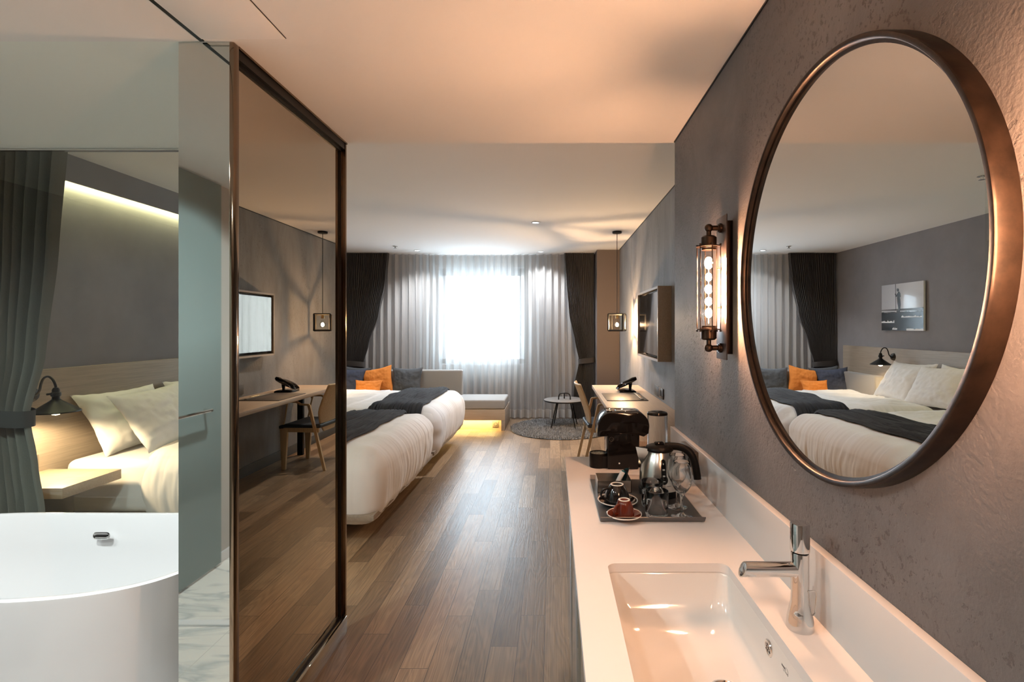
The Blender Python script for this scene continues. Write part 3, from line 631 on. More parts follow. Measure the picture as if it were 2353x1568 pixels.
def pillow(name, m, w_, h_, t_, loc, tilt, yaw, roll, s, label, cat, group=None, wr=0.006, pinch=0.09):
    """stands with its width along world Y, leaning back towards -X by tilt; loc = bottom edge centre"""
    mb = MB(); mb.merge(pillow_bm(w_, h_, t_, s, wr=wr, pinch=pinch))
    # local: x=width, y=height, z=thickness -> stand up
    mt = Matrix.Translation(loc) @ Matrix.Rotation(R(yaw), 4, 'Z') @ Matrix.Rotation(-R(tilt), 4, 'Y') @ Matrix.Translation((0, 0, h_ / 2)) @ Matrix.Rotation(R(roll), 4, 'X') @ Matrix(((0, 0, 1, 0), (1, 0, 0, 0), (0, 1, 0, 0), (0, 0, 0, 1)))
    mb.xf(mt); return tag(mb.build(name, m, smooth=80), label, cat, group)
gp = 'white bed pillows against the headboard'
pillow('bed_pillow', M['linen'], 0.68, 0.46, 0.15, (-2.90, 3.66, 0.555), 30, 0, 0, 1, 'white pillow on the nearer bed, closest to the reading lamp by the bathtub glass', 'pillow', gp)
pillow('bed_pillow', M['linen'], 0.70, 0.46, 0.16, (-2.68, 3.70, 0.575), 34, 3, 2, 2, 'white pillow leaning in front of another on the nearer bed', 'pillow', gp)
pillow('bed_pillow', M['linen'], 0.68, 0.46, 0.15, (-2.88, 4.39, 0.555), 28, 0, 0, 3, 'white pillow at the far side of the nearer bed', 'pillow', gp)
pillow('bed_pillow', M['linen'], 0.70, 0.48, 0.17, (-2.76, 5.23, 0.57), 30, -3, -3, 4, 'white pillow on the farther bed, on the side of the nearer bed', 'pillow', gp)
pillow('bed_pillow', M['linen'], 0.68, 0.46, 0.15, (-2.90, 5.10, 0.555), 20, 0, 3, 5, 'white pillow half hidden behind another on the farther bed', 'pillow', gp)
pillow('bed_pillow', M['linen'], 0.66, 0.48, 0.17, (-2.78, 5.85, 0.565), 30, 3, 2, 6, 'white pillow on the farther bed, closest to the sofa', 'pillow', gp)
pillow('bed_pillow', M['linen'], 0.68, 0.46, 0.15, (-2.91, 5.80, 0.555), 18, 0, -2, 7, 'white pillow propped upright behind the one nearest the sofa', 'pillow', gp)

# headboard and bedside shelf
hb = empty('headboard', (XL + 0.03, 5.0, 0.25), 'long pale oak headboard panel along the dark grey wall', 'headboard')
MB().box(XL, XL + 0.032, 2.72, 7.42, 0.25, 1.135, bev=0.002).build('panel', M['oak'], hb)
sk = MB().box(XL + 0.032, XL + 0.038, 3.03, 3.12, 0.535, 0.62, bev=0.002).build('socket_plate', M['socketp'], hb)
MB().lathe([(0, 0.006), (0.008, 0.006), (0.019, 0.002), (0.021, 0.004), (0.024, 0.003), (0.024, -0.001), (0, -0.001)], (XL + 0.038, 3.075, 0.577), 24, 'X').build('socket', M['base_dark'], sk)
ns = empty('bedside_shelf', (-2.9, 2.99, 0), 'pale wood bedside shelf on a dark block beside the nearer bed', 'shelf')
MB().box(XL + 0.033, -2.685, 2.80, 3.185, 0.455, 0.515, bev=0.003).build('shelf_board', M['oakx'], ns)
MB().box(XL + 0.033, -2.95, 2.92, 3.15, 0.0, 0.455).build('support_block', M['base_dark'], ns)

# reading lamps: root at the wall plate, arm along +X
def reading_lamp(label):
    r = empty('reading_lamp', (0, 0, 0), label, 'lamp', 'black reading lamps on the headboard', world=False)
    MB().lathe([(0, 0.0), (0.045, 0.0), (0.045, 0.006), (0.030, 0.016), (0.018, 0.022), (0, 0.024)], (0, 0, 0), 28, 'X').build('wall_plate', M['black'], r)
    pts = [(0.02, 0, 0.0), (0.06, 0, 0.004), (0.09, 0, 0.03), (0.105, 0, 0.07), (0.13, 0, 0.103), (0.17, 0, 0.115), (0.21, 0, 0.10), (0.235, 0, 0.068), (0.240, 0, 0.045)]
    sm = []
    for i in range(len(pts) - 1):
        for k in range(4):
            t_ = k / 4; p0 = Vector(pts[max(i - 1, 0)]); p1 = Vector(pts[i]); p2 = Vector(pts[i + 1]); p3 = Vector(pts[min(i + 2, len(pts) - 1)])
            sm.append(0.5 * ((2 * p1) + (-p0 + p2) * t_ + (2 * p0 - 5 * p1 + 4 * p2 - p3) * t_ ** 2 + (-p0 + 3 * p1 - 3 * p2 + p3) * t_ ** 3))
    sm.append(Vector(pts[-1])); MB().tube(sm, 0.0065, seg=10).build('arm', M['black'], r)
    MB().lathe([(0, 0.055), (0.012, 0.052), (0.018, 0.040), (0.018, 0.028), (0.024, 0.022), (0.024, 0.005), (0.018, 0.0), (0.018, -0.02), (0, -0.02)], (0.24, 0, 0), 24).build('lamp_holder', M['black'], r)
    MB().cyl((0.24, -0.020, 0.018), (0.24, -0.043, 0.018), 0.006).build('switch', M['black'], r)
    MB().lathe([(0.0, -0.014), (0.020, -0.015), (0.026, -0.022), (0.112, -0.084), (0.114, -0.090), (0.111, -0.089), (0.026, -0.028), (0.0, -0.022)], (0.24, 0, 0), 48).build('lamp_shade', M['black'], r)
    MB().lathe([(0, -0.022), (0.014, -0.03), (0.018, -0.06), (0.028, -0.078), (0.027, -0.094), (0.016, -0.106), (0, -0.110)], (0.24, 0, 0), 24).build('bulb', M['em_bed'], r, smooth=60)
    return r
rl = reading_lamp('black metal reading lamp over the bedside shelf, by the bathtub glass'); rl.location = (XL + 0.032, 3.07, 0.99); rl.rotation_euler = (0, 0, R(-18))
rl2 = dup(rl, (XL + 0.032, 6.31, 1.03), rz=R(-22), label='black metal reading lamp between the farther bed and the sofa')
for l_ in (rl, rl2):
    light('reading_lamp_light', 'SPOT', (l_.location.x + 0.226, l_.location.y - 0.08, l_.location.z - 0.118), P_BEDL, (1.0, 0.72, 0.42), 0.03, (0, 0, 0), spot=R(160), blend=0.35)

# ------------------------------------------------------------------ sofa
sf = empty('sofa', (-1.9, 7.25, 0), 'beige grey corner sofa bench with a wooden base under the curtains', 'sofa')
MB().box(-3.13, -0.65, 6.90, 6.925, 0.14, 0.285, bev=0.002).build('front_panel', M['oakx'], sf)
MB().box(-0.70, -0.65, 6.925, 7.66, 0.0, 0.285, bev=0.002).build('end_panel', M['oak'], sf)
MB().box(-0.70, -0.65, 6.90, 6.926, 0.0, 0.139, bev=0.001).build('leg', M['oak'], sf)
tp = MB().box(-3.13, -0.70, 7.00, 7.02, 0.0, 0.28).build('toe_panel', M['oakx'], sf)
sp = MB().box(-0.83, -0.745, 6.993, 7.0, 0.03, 0.115, bev=0.002).build('socket_plate', M['socketp'], tp)
MB().lathe([(0, 0.004), (0.008, 0.004), (0.019, 0.000), (0.021, -0.004), (0.024, -0.003), (0.024, 0.001), (0, 0.001)], (-0.787, 6.993, 0.072), 24, 'Y').build('socket', M['base_dark'], sp)
MB().box(-3.12, -0.652, 6.895, 7.50, 0.288, 0.415, bev=0.022, seg=4).build('seat_cushion', M['sofa'], sf, smooth=60)
MB().box(-3.12, -1.315, 7.41, 7.515, 0.288, 0.775, bev=0.022, seg=4).build('backrest', M['sofa'], sf, smooth=60)
MB().box(XL + 0.034, -3.01, 6.48, 7.45, 0.288, 0.775, bev=0.022, seg=4).build('side_backrest', M['sofa'], sf, smooth=60)
MB().box(-3.12, -0.70, 7.02, 7.50, 0.24, 0.286).build('seat_board', M['oakx'], sf)
gc = 'cushions on the sofa'
def cushion(m, w_, h_, t_, x, y, tilt, yaw, roll, s, label, z=0.412):
    mb = MB(); mb.merge(pillow_bm(w_, h_, t_, s, wr=0.004, pinch=0.115))
    mt = Matrix.Translation((x, y, z)) @ Matrix.Rotation(R(yaw), 4, 'Z') @ Matrix.Rotation(-R(tilt), 4, 'X') @ Matrix.Translation((0, 0, h_ / 2)) @ Matrix.Rotation(R(roll), 4, 'Y') @ Matrix.Rotation(R(90), 4, 'X')
    mb.xf(mt); return tag(mb.build('cushion', m, smooth=80), label, 'cushion', gc)
cushion(M['slate'], 0.44, 0.42, 0.14, -2.09, 7.26, 14, 0, 0, 21, 'slate grey square cushion, rightmost on the sofa')
cushion(M['orange'], 0.44, 0.42, 0.13, -2.50, 7.25, 14, 0, -11, 22, 'large orange square cushion on the sofa')
cushion(M['orange'], 0.38, 0.27, 0.10, -2.56, 7.02, 22, 0, 0, 23, 'small orange oblong cushion in front of the large one')
cushion(M['navy'], 0.44, 0.42, 0.14, -2.88, 7.15, 16, 12, 6, 24, 'navy blue square cushion next to the small orange one')
cushion(M['slate'], 0.44, 0.42, 0.11, -2.84, 7.345, 4, 0, 4, 25, 'dark grey cushion at the back, behind the navy one')
# ------------------------------------------------------------------ desk side
dk = empty('desk', (0.69, 4.3, 0), 'long pale wood desk running along the right wall under the television', 'desk')
MB().box(0.433, XR - 0.001, 2.90, 5.72, 0.715, 0.750, bev=0.002).build('desk_top', M['desk'], dk)
MB().box(0.70, XR - 0.002, 2.93, 5.68, 0.655, 0.714).build('apron', M['base_dark'], dk)
for y in (5.60, 2.98): MB().box(0.80, 0.86, y - 0.02, y + 0.02, 0.0, 0.655, bev=0.002).build('leg', M['black'], dk)
pd = empty('desk_pad', (0.64, 4.72, 0.751), 'brown leather desk pad with a pen rail on the desk', 'desk pad')
MB().box(0.47, 0.835, 4.48, 4.97, 0.7505, 0.756, bev=0.0015).build('pad', M['walnut'], pd)
MB().box(0.775, 0.80, 4.52, 4.95, 0.7565, 0.764, bev=0.002).build('pen_rail', M['oak'], pd)
MB().cyl((0.79, 4.60, 0.7685), (0.79, 4.75, 0.7685), 0.0042).build('pen', M['brass'], None).name = 'pen'
tag(bpy.data.objects['pen'], 'slim pen lying on the rail of the desk pad', 'pen')
# telephone
ph = empty('telephone', (0.74, 5.13, 0.751), 'black curved desk telephone behind the desk pad', 'telephone')
MB().prism([(0.655, 0.751), (0.82, 0.751), (0.82, 0.762), (0.80, 0.772), (0.72, 0.775), (0.655, 0.765)], 'Y', 5.04, 5.22, bev=0.003).build('base', M['blkpl'], ph)
def shell(u, v):
    a = u * PI; s_ = 2 * v - 1
    return (0.64 + 0.18 * u, 5.13 + 0.085 * s_, 0.782 + 0.082 * u + 0.018 * math.sin(a))
b = MB(); l = []
for i in range(13):
    t_ = i / 12; w_ = 0.045 + 0.045 * math.sin(PI * min(1, t_ * 1.0)) ** 0.5; x = 0.632 + 0.20 * t_; z = 0.778 + 0.098 * t_ + 0.010 * math.sin(PI * t_); h_ = 0.004 + 0.014 * math.sin(PI * t_) ** 0.7
    l.append([(x - 0.5 * h_ * math.sin(a) * 0.9, 5.13 + w_ * math.cos(a), z + h_ * math.sin(a)) for a in [2 * PI * k / 20 for k in range(20)]])
b.loft(l, True, True).build('keypad_body', M['blkpl'], ph, smooth=60)
b = MB(); pts = [(0.645, 5.085, 0.800), (0.67, 5.085, 0.817), (0.73, 5.085, 0.851), (0.79, 5.085, 0.878), (0.825, 5.085, 0.890)]
b.tube(pts, [0.016, 0.020, 0.013, 0.020, 0.015], seg=14); b.build('handset', M['blkpl'], ph, smooth=60)
MB().cyl((0.77, 5.13, 0.765), (0.775, 5.13, 0.85), 0.012, 0.02).build('stand', M['blksat'], ph)
# wall sockets over the desk
so = empty('wall_socket', (XR, 4.55, 0.76), 'double dark socket plate on the grey wall above the desk', 'socket')
MB().box(XR - 0.010, XR - 0.001, 4.555, 4.75, 0.775, 0.865, bev=0.002).build('switch_plate', M['base_dark'], so)
MB().box(XR - 0.011, XR - 0.001, 4.38, 4.550, 0.775, 0.865, bev=0.002).build('outlet_plate', M['socket'], so)
MB().box(XR - 0.013, XR - 0.010, 4.42, 4.455, 0.795, 0.845).build('outlet', M['black'], so)
MB().box(XR - 0.013, XR - 0.010, 4.475, 4.51, 0.795, 0.845).build('outlet', M['black'], so)
# television in its wooden box
tv = empty('television', (0.90, 4.6, 1.12), 'flat television in a wooden wall box above the desk', 'television')
tz0, tz1 = EYE - 0.279, EYE + 0.331
b = MB(); b.box(0.838, XR - 0.001, 4.10, 4.122, tz0, tz1, bev=0.0015); b.box(0.838, XR - 0.001, 5.068, 5.09, tz0, tz1, bev=0.0015)
b.box(0.838, XR - 0.001, 4.122, 5.068, tz0, tz0 + 0.018); b.box(0.838, XR - 0.001, 4.122, 5.068, tz1 - 0.018, tz1); b.box(0.90, XR - 0.001, 4.122, 5.068, tz0 + 0.018, tz1 - 0.018)
b.build('wooden_box', M['desk'], tv)
MB().box(0.850, 0.899, 4.13, 5.06, tz0 + 0.026, tz1 - 0.026, bev=0.004).build('bezel', M['blkpl'], tv)
MB().box(0.848, 0.8503, 4.145, 5.045, tz0 + 0.045, tz1 - 0.040).build('screen', M['screen'], tv)

# pendant: turned cube frame with glass sides
pn = empty('pendant_lamp', (0.74, 5.93, ZC), 'black cube-frame pendant lamp with a globe bulb hanging near the right wall', 'pendant lamp')
px, py, pz = 0.74, 5.93, EYE + 0.055
MB().lathe([(0, 0), (0.055, 0), (0.055, -0.018), (0.05, -0.022), (0, -0.022)], (px, py, ZC - 0.001), 32).build('canopy', M['black'], pn)
MB().cyl((px, py, ZC - 0.02), (px, py, pz + 0.10), 0.0035, seg=8).build('cord', M['black'], pn)
cs = [(px + 0.118 * math.cos(R(26 + 90 * k)), py + 0.118 * math.sin(R(26 + 90 * k))) for k in range(4)]
b = MB(); h_ = 0.093
for k in range(4):
    (ax, ay), (bx, by) = cs[k], cs[(k + 1) % 4]
    b.tube([(ax, ay, pz - h_), (ax, ay, pz + h_)], 0.0105, seg=4)
    for z in (-h_, h_): b.tube([(ax, ay, pz + z), (bx, by, pz + z)], 0.0105, seg=4)
b.tube([(cs[0][0], cs[0][1], pz + h_), (cs[2][0], cs[2][1], pz + h_)], 0.005, seg=4)
b.build('cube_frame', M['black'], pn)
for k in range(4):
    (ax, ay), (bx, by) = cs[k], cs[(k + 1) % 4]; q = MB(); q.bm.faces.new([q.bm.verts.new(p) for p in ((ax, ay, pz - h_), (bx, by, pz - h_), (bx, by, pz + h_), (ax, ay, pz + h_))]); q.build('glass_side', M['thin'], pn)
MB().lathe([(0, 0.095), (0.016, 0.095), (0.018, 0.045), (0, 0.045)], (px, py, pz), 20).build('bulb_holder', M['brass'], pn)
gb = MB().lathe([(0.013, 0.042), (0.018, 0.025), (0.030, 0.010), (0.036, -0.004), (0.035, -0.018), (0.025, -0.034), (0.012, -0.041), (0, -0.042)], (px, py, pz - 0.02), 32).build('globe_bulb', M['thin'], pn, smooth=60)
MB().lathe([(0.0, 0.020), (0.009, 0.015), (0.015, 0.004), (0.0165, -0.006), (0.014, -0.016), (0.008, -0.022), (0, -0.024)], (px, py, pz - 0.024), 24).build('filament', M['em_globe'], gb, smooth=60)

# chair
ch = empty('dining_chair', (0, 0, 0), 'armchair with a curved pale wood back and dark seat drawn up to the desk', 'chair', world=False)
W2 = 0.215
def flatbar(pts, wide, thin, up=(0, 1, 0)): return MB().tube(pts, 1, seg=4, flat=(wide, thin, up))
for s_ in (-1, 1):
    y = s_ * W2
    flatbar([(0.0, y * 1.04, 0.0), (0.075, y * 1.06, 0.32), (0.155, y * 1.08, 0.640)], 0.013, 0.019).build('rear_leg', M['chairw'], ch)
    flatbar([(0.150, y * 1.08, 0.640), (0.24, y * 1.08, 0.645), (0.275, y * 1.08, 0.668), (0.37, y * 1.08, 0.668), (0.385, y * 1.08, 0.64)], 0.017, 0.012).build('armrest', M['chairw'], ch)
    b = MB(); b.prism([(0.375, 0.405), (0.455, 0.405), (0.435, 0.0), (0.400, 0.0)], 'Y', y - 0.014, y + 0.014, bev=0.003); b.build('front_leg', M['chairw'], ch)
    MB().box(0.06, 0.42, y - 0.011, y + 0.011, 0.37, 0.412, bev=0.002).build('side_rail', M['chairw'], ch)
    MB().cyl((0.425, y - s_ * 0.0, 0.40), (0.375, y * 1.06, 0.655), 0.008, seg=8).build('arm_support', M['chairw'], ch)
def seat(u, v):
    x = 0.05 + 0.42 * u; y = (v - 0.5) * (0.43 + 0.03 * u)
    return (x, y, 0.448 - 0.018 * math.sin(PI * u) * math.sin(PI * v) - 0.02 * max(0, u - 0.85) / 0.15)
b = MB().grid(seat, 16, 14); o = b.build('seat', M['seat'], ch, smooth=60); mm = o.modifiers.new('thick', 'SOLIDIFY'); mm.thickness = 0.038; mm.offset = -1; bv = o.modifiers.new('round', 'BEVEL'); bv.width = 0.012; bv.segments = 3
def back(u, v):
    z = 0.36 + 0.475 * v; s_ = 2 * u - 1; hw = 0.10 + 0.105 * min(1, v * 2.4) ** 0.8
    hw *= 1 - 0.10 * max(0, v - 0.7) / 0.3
    x = 0.075 - 0.165 * max(0, v - 0.18) ** 1.15 + 0.035 * s_ * s_ * min(1, v * 2)
    return (x, s_ * hw, z)
b = MB().grid(back, 22, 30); o = b.build('backrest', M['chairw'], ch, smooth=60); mm = o.modifiers.new('thick', 'SOLIDIFY'); mm.thickness = 0.013; mm.offset = 0
ch.location = (0.275, 5.20, 0); ch.rotation_euler = (0, 0, 0.07)

# rug and round side table
rg = empty('round_rug', (0.13, 7.02, 0), 'round grey shag rug under the side table', 'rug')
RC, RR = (0.12, 7.02), 0.70
MB().lathe([(0, 0.001), (RR - 0.01, 0.001), (RR, 0.006), (RR - 0.01, 0.014), (0, 0.016)], (RC[0], RC[1], 0), 72).build('backing', M['base_dark'], rg)
bm_ = bmesh.new(); rnd = random.Random(3)
for i in range(15000):
    a = rnd.random() * 2 * PI; r_ = RR * math.sqrt(rnd.random()); x = RC[0] + r_ * math.cos(a); y = RC[1] + r_ * math.sin(a)
    if y > 7.64: continue
    d = rnd.random() * 2 * PI; w_ = 0.0055; ln = 0.022 + rnd.random() * 0.014; lx = math.cos(d) * 0.014; ly = math.sin(d) * 0.014; e = d + PI / 2 + rnd.random()
    q = [bm_.verts.new((x + w_ * math.cos(e + k * 2.094), y + w_ * math.sin(e + k * 2.094), 0.012)) for k in range(3)]
    t_ = bm_.verts.new((x + lx, y + ly, 0.012 + ln))
    for k in range(3): bm_.faces.new((q[k], q[(k + 1) % 3], t_))
mb = MB(); mb.bm.free(); mb.bm = bm_; tag(mb.build('pile', M['rug'], rg, smooth=0), kind='stuff')
st = empty('side_table', (0.155, 7.06, 0.02), 'low round side table with black splayed legs and an arched handle', 'table')
tx, ty, tz = 0.155, 7.06, 0.402
MB().lathe([(0, 0.0), (0.278, 0.0), (0.283, -0.002), (0.283, -0.006), (0, -0.006)], (tx, ty, tz), 72).build('table_top', M['tabletop'], st)
MB().lathe([(0, -0.0065), (0.284, -0.0065), (0.286, -0.016), (0.279, -0.022), (0, -0.022)], (tx, ty, tz), 72).build('rim', M['black'], st)
for k in range(4):
    a = R(38 + 90 * k); MB().cyl((tx + 0.13 * math.cos(a), ty + 0.13 * math.sin(a), tz - 0.02), (tx + 0.235 * math.cos(a), ty + 0.235 * math.sin(a), 0.018), 0.0095, 0.0075, seg=12).build('leg', M['black'], st)
b = MB(); pts = []
for i in range(17):
    a = PI * i / 16; pts.append((tx - 0.080 * math.copysign(abs(math.cos(a)) ** 0.6, math.cos(a)), ty - 0.03, tz + 0.088 * math.sin(a) ** 0.55 if 0 < i < 16 else tz))
b.tube(pts, 0.0085, seg=10); b.tube([(tx, ty - 0.03, tz + 0.086), (tx, ty + 0.03, tz + 0.080), (tx, ty + 0.06, tz + 0.06), (tx, ty + 0.065, tz)], 0.0085, seg=10)
b.build('handle', M['black'], st, smooth=60)

# framed print on the headboard wall
pc = empty('wall_picture', (XL, 6.16, 1.35), 'black and white photo print of a figure holding a pole, on the grey wall', 'picture')
y0, y1, z0, z1 = 5.80, 6.54, 1.355, 1.925
MB().box(XL + 0.012, XL + 0.035, y0, y1, z0, z1, bev=0.001).build('print_panel', [M['art_w']], pc)
xx = XL + 0.0355
def poly(mb, pts, lift=0.0):
    mb.mi = 0; f = mb.bm.faces.new([mb.bm.verts.new((xx + lift, y1 - (y1 - y0) * p[0], z0 + (z1 - z0) * p[1])) for p in pts]); return f
def prow(n, base, amp, s, lo, a0=0.0, a1=1.0):
    return [(a0 + (a1 - a0) * i / n, base + amp * noise.noise(Vector((i * 0.6, s, 0)))) for i in range(n + 1)] + [(a1, lo), (a0, lo)]
mb = MB(); poly(mb, [(0, 0.44), (0, 0.455), (1, 0.47), (1, 0.4)]); poly(mb, prow(24, 0.40, 0.02, 3, 0.37), 0.0002); mb.build('sea_print', M['art_g'], pc)
mb = MB(); poly(mb, prow(26, 0.385, 0.04, 5, 0.0), 0.0003); mb.build('rocks_print', M['art_b'], pc)
mb = MB(); poly(mb, prow(18, 0.20, 0.05, 9, 0.165, 0.0, 0.33), 0.0005); poly(mb, prow(16, 0.30, 0.05, 12, 0.275, 0.5, 0.97), 0.0005); poly(mb, prow(12, 0.05, 0.05, 14, 0.02, 0.28, 0.42), 0.0005); poly(mb, prow(12, 0.04, 0.03, 15, 0.0, 0.62, 1.0), 0.0005); mb.build('foam_print', M['whitep'], pc)
mb = MB(); poly(mb, [(0.385, 0.42), (0.47, 0.43), (0.48, 0.0), (0.40, 0.0)], 0.0006); mb.build('post_print', M['art_b'], pc)
mb = MB()
poly(mb, [(0.355, 1.0), (0.365, 1.0), (0.375, 0.43), (0.365, 0.43)], 0.0007)
poly(mb, [(0.39, 0.885), (0.40, 0.90), (0.425, 0.90), (0.44, 0.885), (0.445, 0.865), (0.44, 0.845), (0.425, 0.83), (0.405, 0.835), (0.392, 0.855)], 0.0007)
poly(mb, [(0.36, 0.74), (0.345, 0.78), (0.355, 0.80), (0.375, 0.76), (0.41, 0.80), (0.425, 0.83), (0.45, 0.83), (0.478, 0.79), (0.485, 0.72), (0.470, 0.70), (0.478, 0.66), (0.485, 0.55), (0.475, 0.45), (0.46, 0.43), (0.43, 0.43), (0.42, 0.50), (0.405, 0.60), (0.395, 0.70), (0.40, 0.74), (0.375, 0.72)], 0.0007)
mb.build('figure_print', M['art_b'], pc)

# ------------------------------------------------------------------ ceiling fittings
def downlight(label):
    r = empty('downlight', (0, 0, 0), label, 'downlight', 'recessed ceiling downlights', world=False)
    MB().lathe([(0.045, 0.0), (0.046, -0.004), (0.036, -0.004), (0.031, 0.0), (0.03, 0.004)], (0, 0, -0.0005), 32).build('trim_ring', M['frame_w'], r)
    MB().lathe([(0, -0.0015), (0.031, -0.0015)], (0, 0, 0), 32).build('lens', M['em_down'], r)
    return r
dl = None
for x, y, z, lab, pw in ((-1.96, 7.38, ZC - 0.002, 'small round downlight above the sofa, near the left curtain', 1.0), (-0.18, 7.50, ZC - 0.002, 'small round downlight near the right part of the window curtain', 1.0),
                     (-0.185, 5.41, ZC - 0.002, 'round downlight in the middle of the bedroom ceiling, closest to the camera', 1.1)):
    if dl is None: dl = downlight(lab); o = dl; dl.location = (x, y, z)
    else: o = dup(dl, (x, y, z), label=lab)
    light('downlight_beam', 'SPOT', (x, y, z - 0.012), P_DOWN * pw, (0.92, 0.95, 1.0), 0.03, (0, 0, 0), spot=R(118), blend=0.8)
# fittings above the bathroom and above the nearer bed, outside the picture
for x, y, pw, lab in ((-1.75, 1.15, 1.0, 'round downlight over the front of the bathtub'), (-1.45, 0.35, 1.0, 'round downlight over the marble floor by the shower door'), (-2.55, 1.2, 0.6, 'round downlight over the left end of the bathtub')):
    o = dup(dl, (x, y, ZL), label=lab)
    light('bathroom_beam', 'SPOT', (x, y, ZL - 0.012), P_BATH * pw, (0.90, 0.98, 0.95), 0.03, (0, 0, 0), spot=R(150), blend=0.8)
o = dup(dl, (-0.60, -0.15, ZL), label='round downlight over the entry, behind the vanity sink')
light('entry_beam', 'SPOT', (-0.60, -0.15, ZL - 0.012), 42, (1.0, 0.93, 0.86), 0.02, (0, 0, 0), spot=R(150), blend=0.8)
for x, y, lab in ((-2.08, 3.75, 'small chrome sprinkler on the ceiling above the nearer bed'), (-2.16, 7.0, 'small chrome sprinkler on the ceiling beside the sofa downlight')):
    b = MB().lathe([(0, 0), (0.03, 0), (0.032, -0.004), (0.012, -0.006), (0.010, -0.025), (0.022, -0.028), (0.0, -0.032)], (x, y, ZC - 0.0005), 24); tag(b.build('sprinkler', M['chrome']), lab, 'sprinkler', 'ceiling sprinklers')

# ------------------------------------------------------------------ round mirror
MY, MZ, MR = 1.008, EYE + 0.112, 0.410
mr = empty('round_mirror', (XE, MY, MZ), 'large round mirror in a worn dark bronze ring on the plaster wall', 'mirror')
b = MB(); prof = [(MR - 0.018, 0.010), (MR - 0.018, 0.021), (MR - 0.012, 0.023), (MR - 0.011, 0.031), (MR - 0.009, 0.033), (MR - 0.002, 0.033), (MR, 0.030), (MR, 0.0005), (MR - 0.018, 0.0005), (MR - 0.018, 0.010)]
b.lathe([(r_, -h_) for r_, h_ in prof], (XE, MY, MZ), 160, 'X'); b.build('ring_frame', M['ring'], mr, smooth=50)
b = MB(); b.lathe([(0, -0.0195), (MR - 0.0178, -0.0195)], (XE, MY, MZ), 160, 'X'); b.build('mirror_glass', M['mirror'], mr)

# ------------------------------------------------------------------ wall sconces
def sconce(label):
    r = empty('wall_sconce', (0, 0, 0), label, 'wall lamp', 'caged tube wall lamps either side of the mirror', world=False)   # root on the wall; -X into the room
    MB().box(-0.026, -0.022, -0.047, 0.047, -0.222, 0.222, bev=0.001).build('face_plate', M['plate'], r)
    MB().box(-0.022, 0.0, -0.030, 0.030, -0.205, 0.205, bev=0.001).build('back_box', M['sconce'], r)
    for z in (-0.06, 0.06): MB().lathe([(0, 0.0), (0.005, 0.0), (0.0055, -0.006), (0.003, -0.010), (0, -0.011)], (-0.026, 0, z), 16, 'X').build('knob', M['brass'], r)
    cx = -0.065
    for s_ in (-1, 1):
        z = s_ * 0.187
        b = MB(); b.cyl((-0.026, 0, z), (-0.034, 0, z), 0.015, seg=20); b.cyl((-0.033, 0, z), (-0.038, 0, z), 0.012, seg=20); b.cyl((-0.037, 0, z), (cx, 0, z), 0.008, seg=16)
        b.lathe([(0, -0.013), (0.0075, -0.011), (0.012, -0.006), (0.0135, 0), (0.012, 0.006), (0.0075, 0.011), (0, 0.013)], (cx, 0, z), 20); b.cyl((cx, 0, z), (cx, 0, z - s_ * 0.030), 0.0075, seg=16)
        b.build('bracket', M['sconce'], r, smooth=50)
        b = MB(); b.lathe([(0.0, 0.162), (0.018, 0.162), (0.024, 0.157), (0.024, 0.132), (0.0265, 0.131), (0.0265, 0.125), (0.024, 0.124), (0.022, 0.118), (0.0, 0.118)][::1], (cx, 0, 0), 28, m=Matrix.Scale(s_, 4, (0, 0, 1)) if s_ < 0 else None); b.build('socket_cup', M['sconce'], r)
    b = MB(); rc = 0.036
    for z in (0.129, -0.129): b.lathe([(0.022, z - 0.0015), (rc + 0.002, z - 0.0015), (rc + 0.002, z + 0.0015), (0.022, z + 0.0015)], (cx, 0, 0), 32)
    for k in range(6):
        a = R(30 + 60 * k); x, y = cx + rc * math.cos(a), rc * math.sin(a); b.cyl((x, y, -0.134), (x, y, 0.134), 0.0016, seg=8)
        for z in (-0.134, 0.134): b.lathe([(0, -0.003), (0.0035, -0.002), (0.0035, 0.002), (0, 0.003)], (x, y, z), 10)
    b.build('cage', M['sconce'], r)
    MB().lathe([(0.0, 0.105), (0.010, 0.103), (0.0165, 0.092), (0.0175, 0.08), (0.0175, -0.095), (0.013, -0.110), (0.013, -0.118)], (cx, 0, 0), 28).build('glass_tube', M['thin'], r, smooth=60)
    b = MB()
    for z, h_, rr in ((0.078, 0.019, 0.0125), (0.034, 0.013, 0.010), (-0.004, 0.014, 0.012), (-0.042, 0.013, 0.0115), (-0.078, 0.015, 0.0115)):
        b.lathe([(rr * math.cos(a), h_ * math.sin(a)) if 0 < k_ < 12 else (0, h_ * math.sin(a)) for k_, a in [(q_, R(90 - 15 * q_)) for q_ in range(13)]], (cx, 0, z), 20)
    b.cyl((cx, 0, -0.11), (cx, 0, 0.09), 0.0009, seg=6)
    b.build('filament', M['em_warm'], r, smooth=60)
    return r
sc1 = sconce('caged tube wall lamp with glowing filament left of the round mirror'); sc1.location = (XE, 1.597, EYE + 0.122)
sc2 = dup(sc1, (XE, 0.425, EYE + 0.122), label='caged tube wall lamp on the near side of the round mirror, out of the picture')

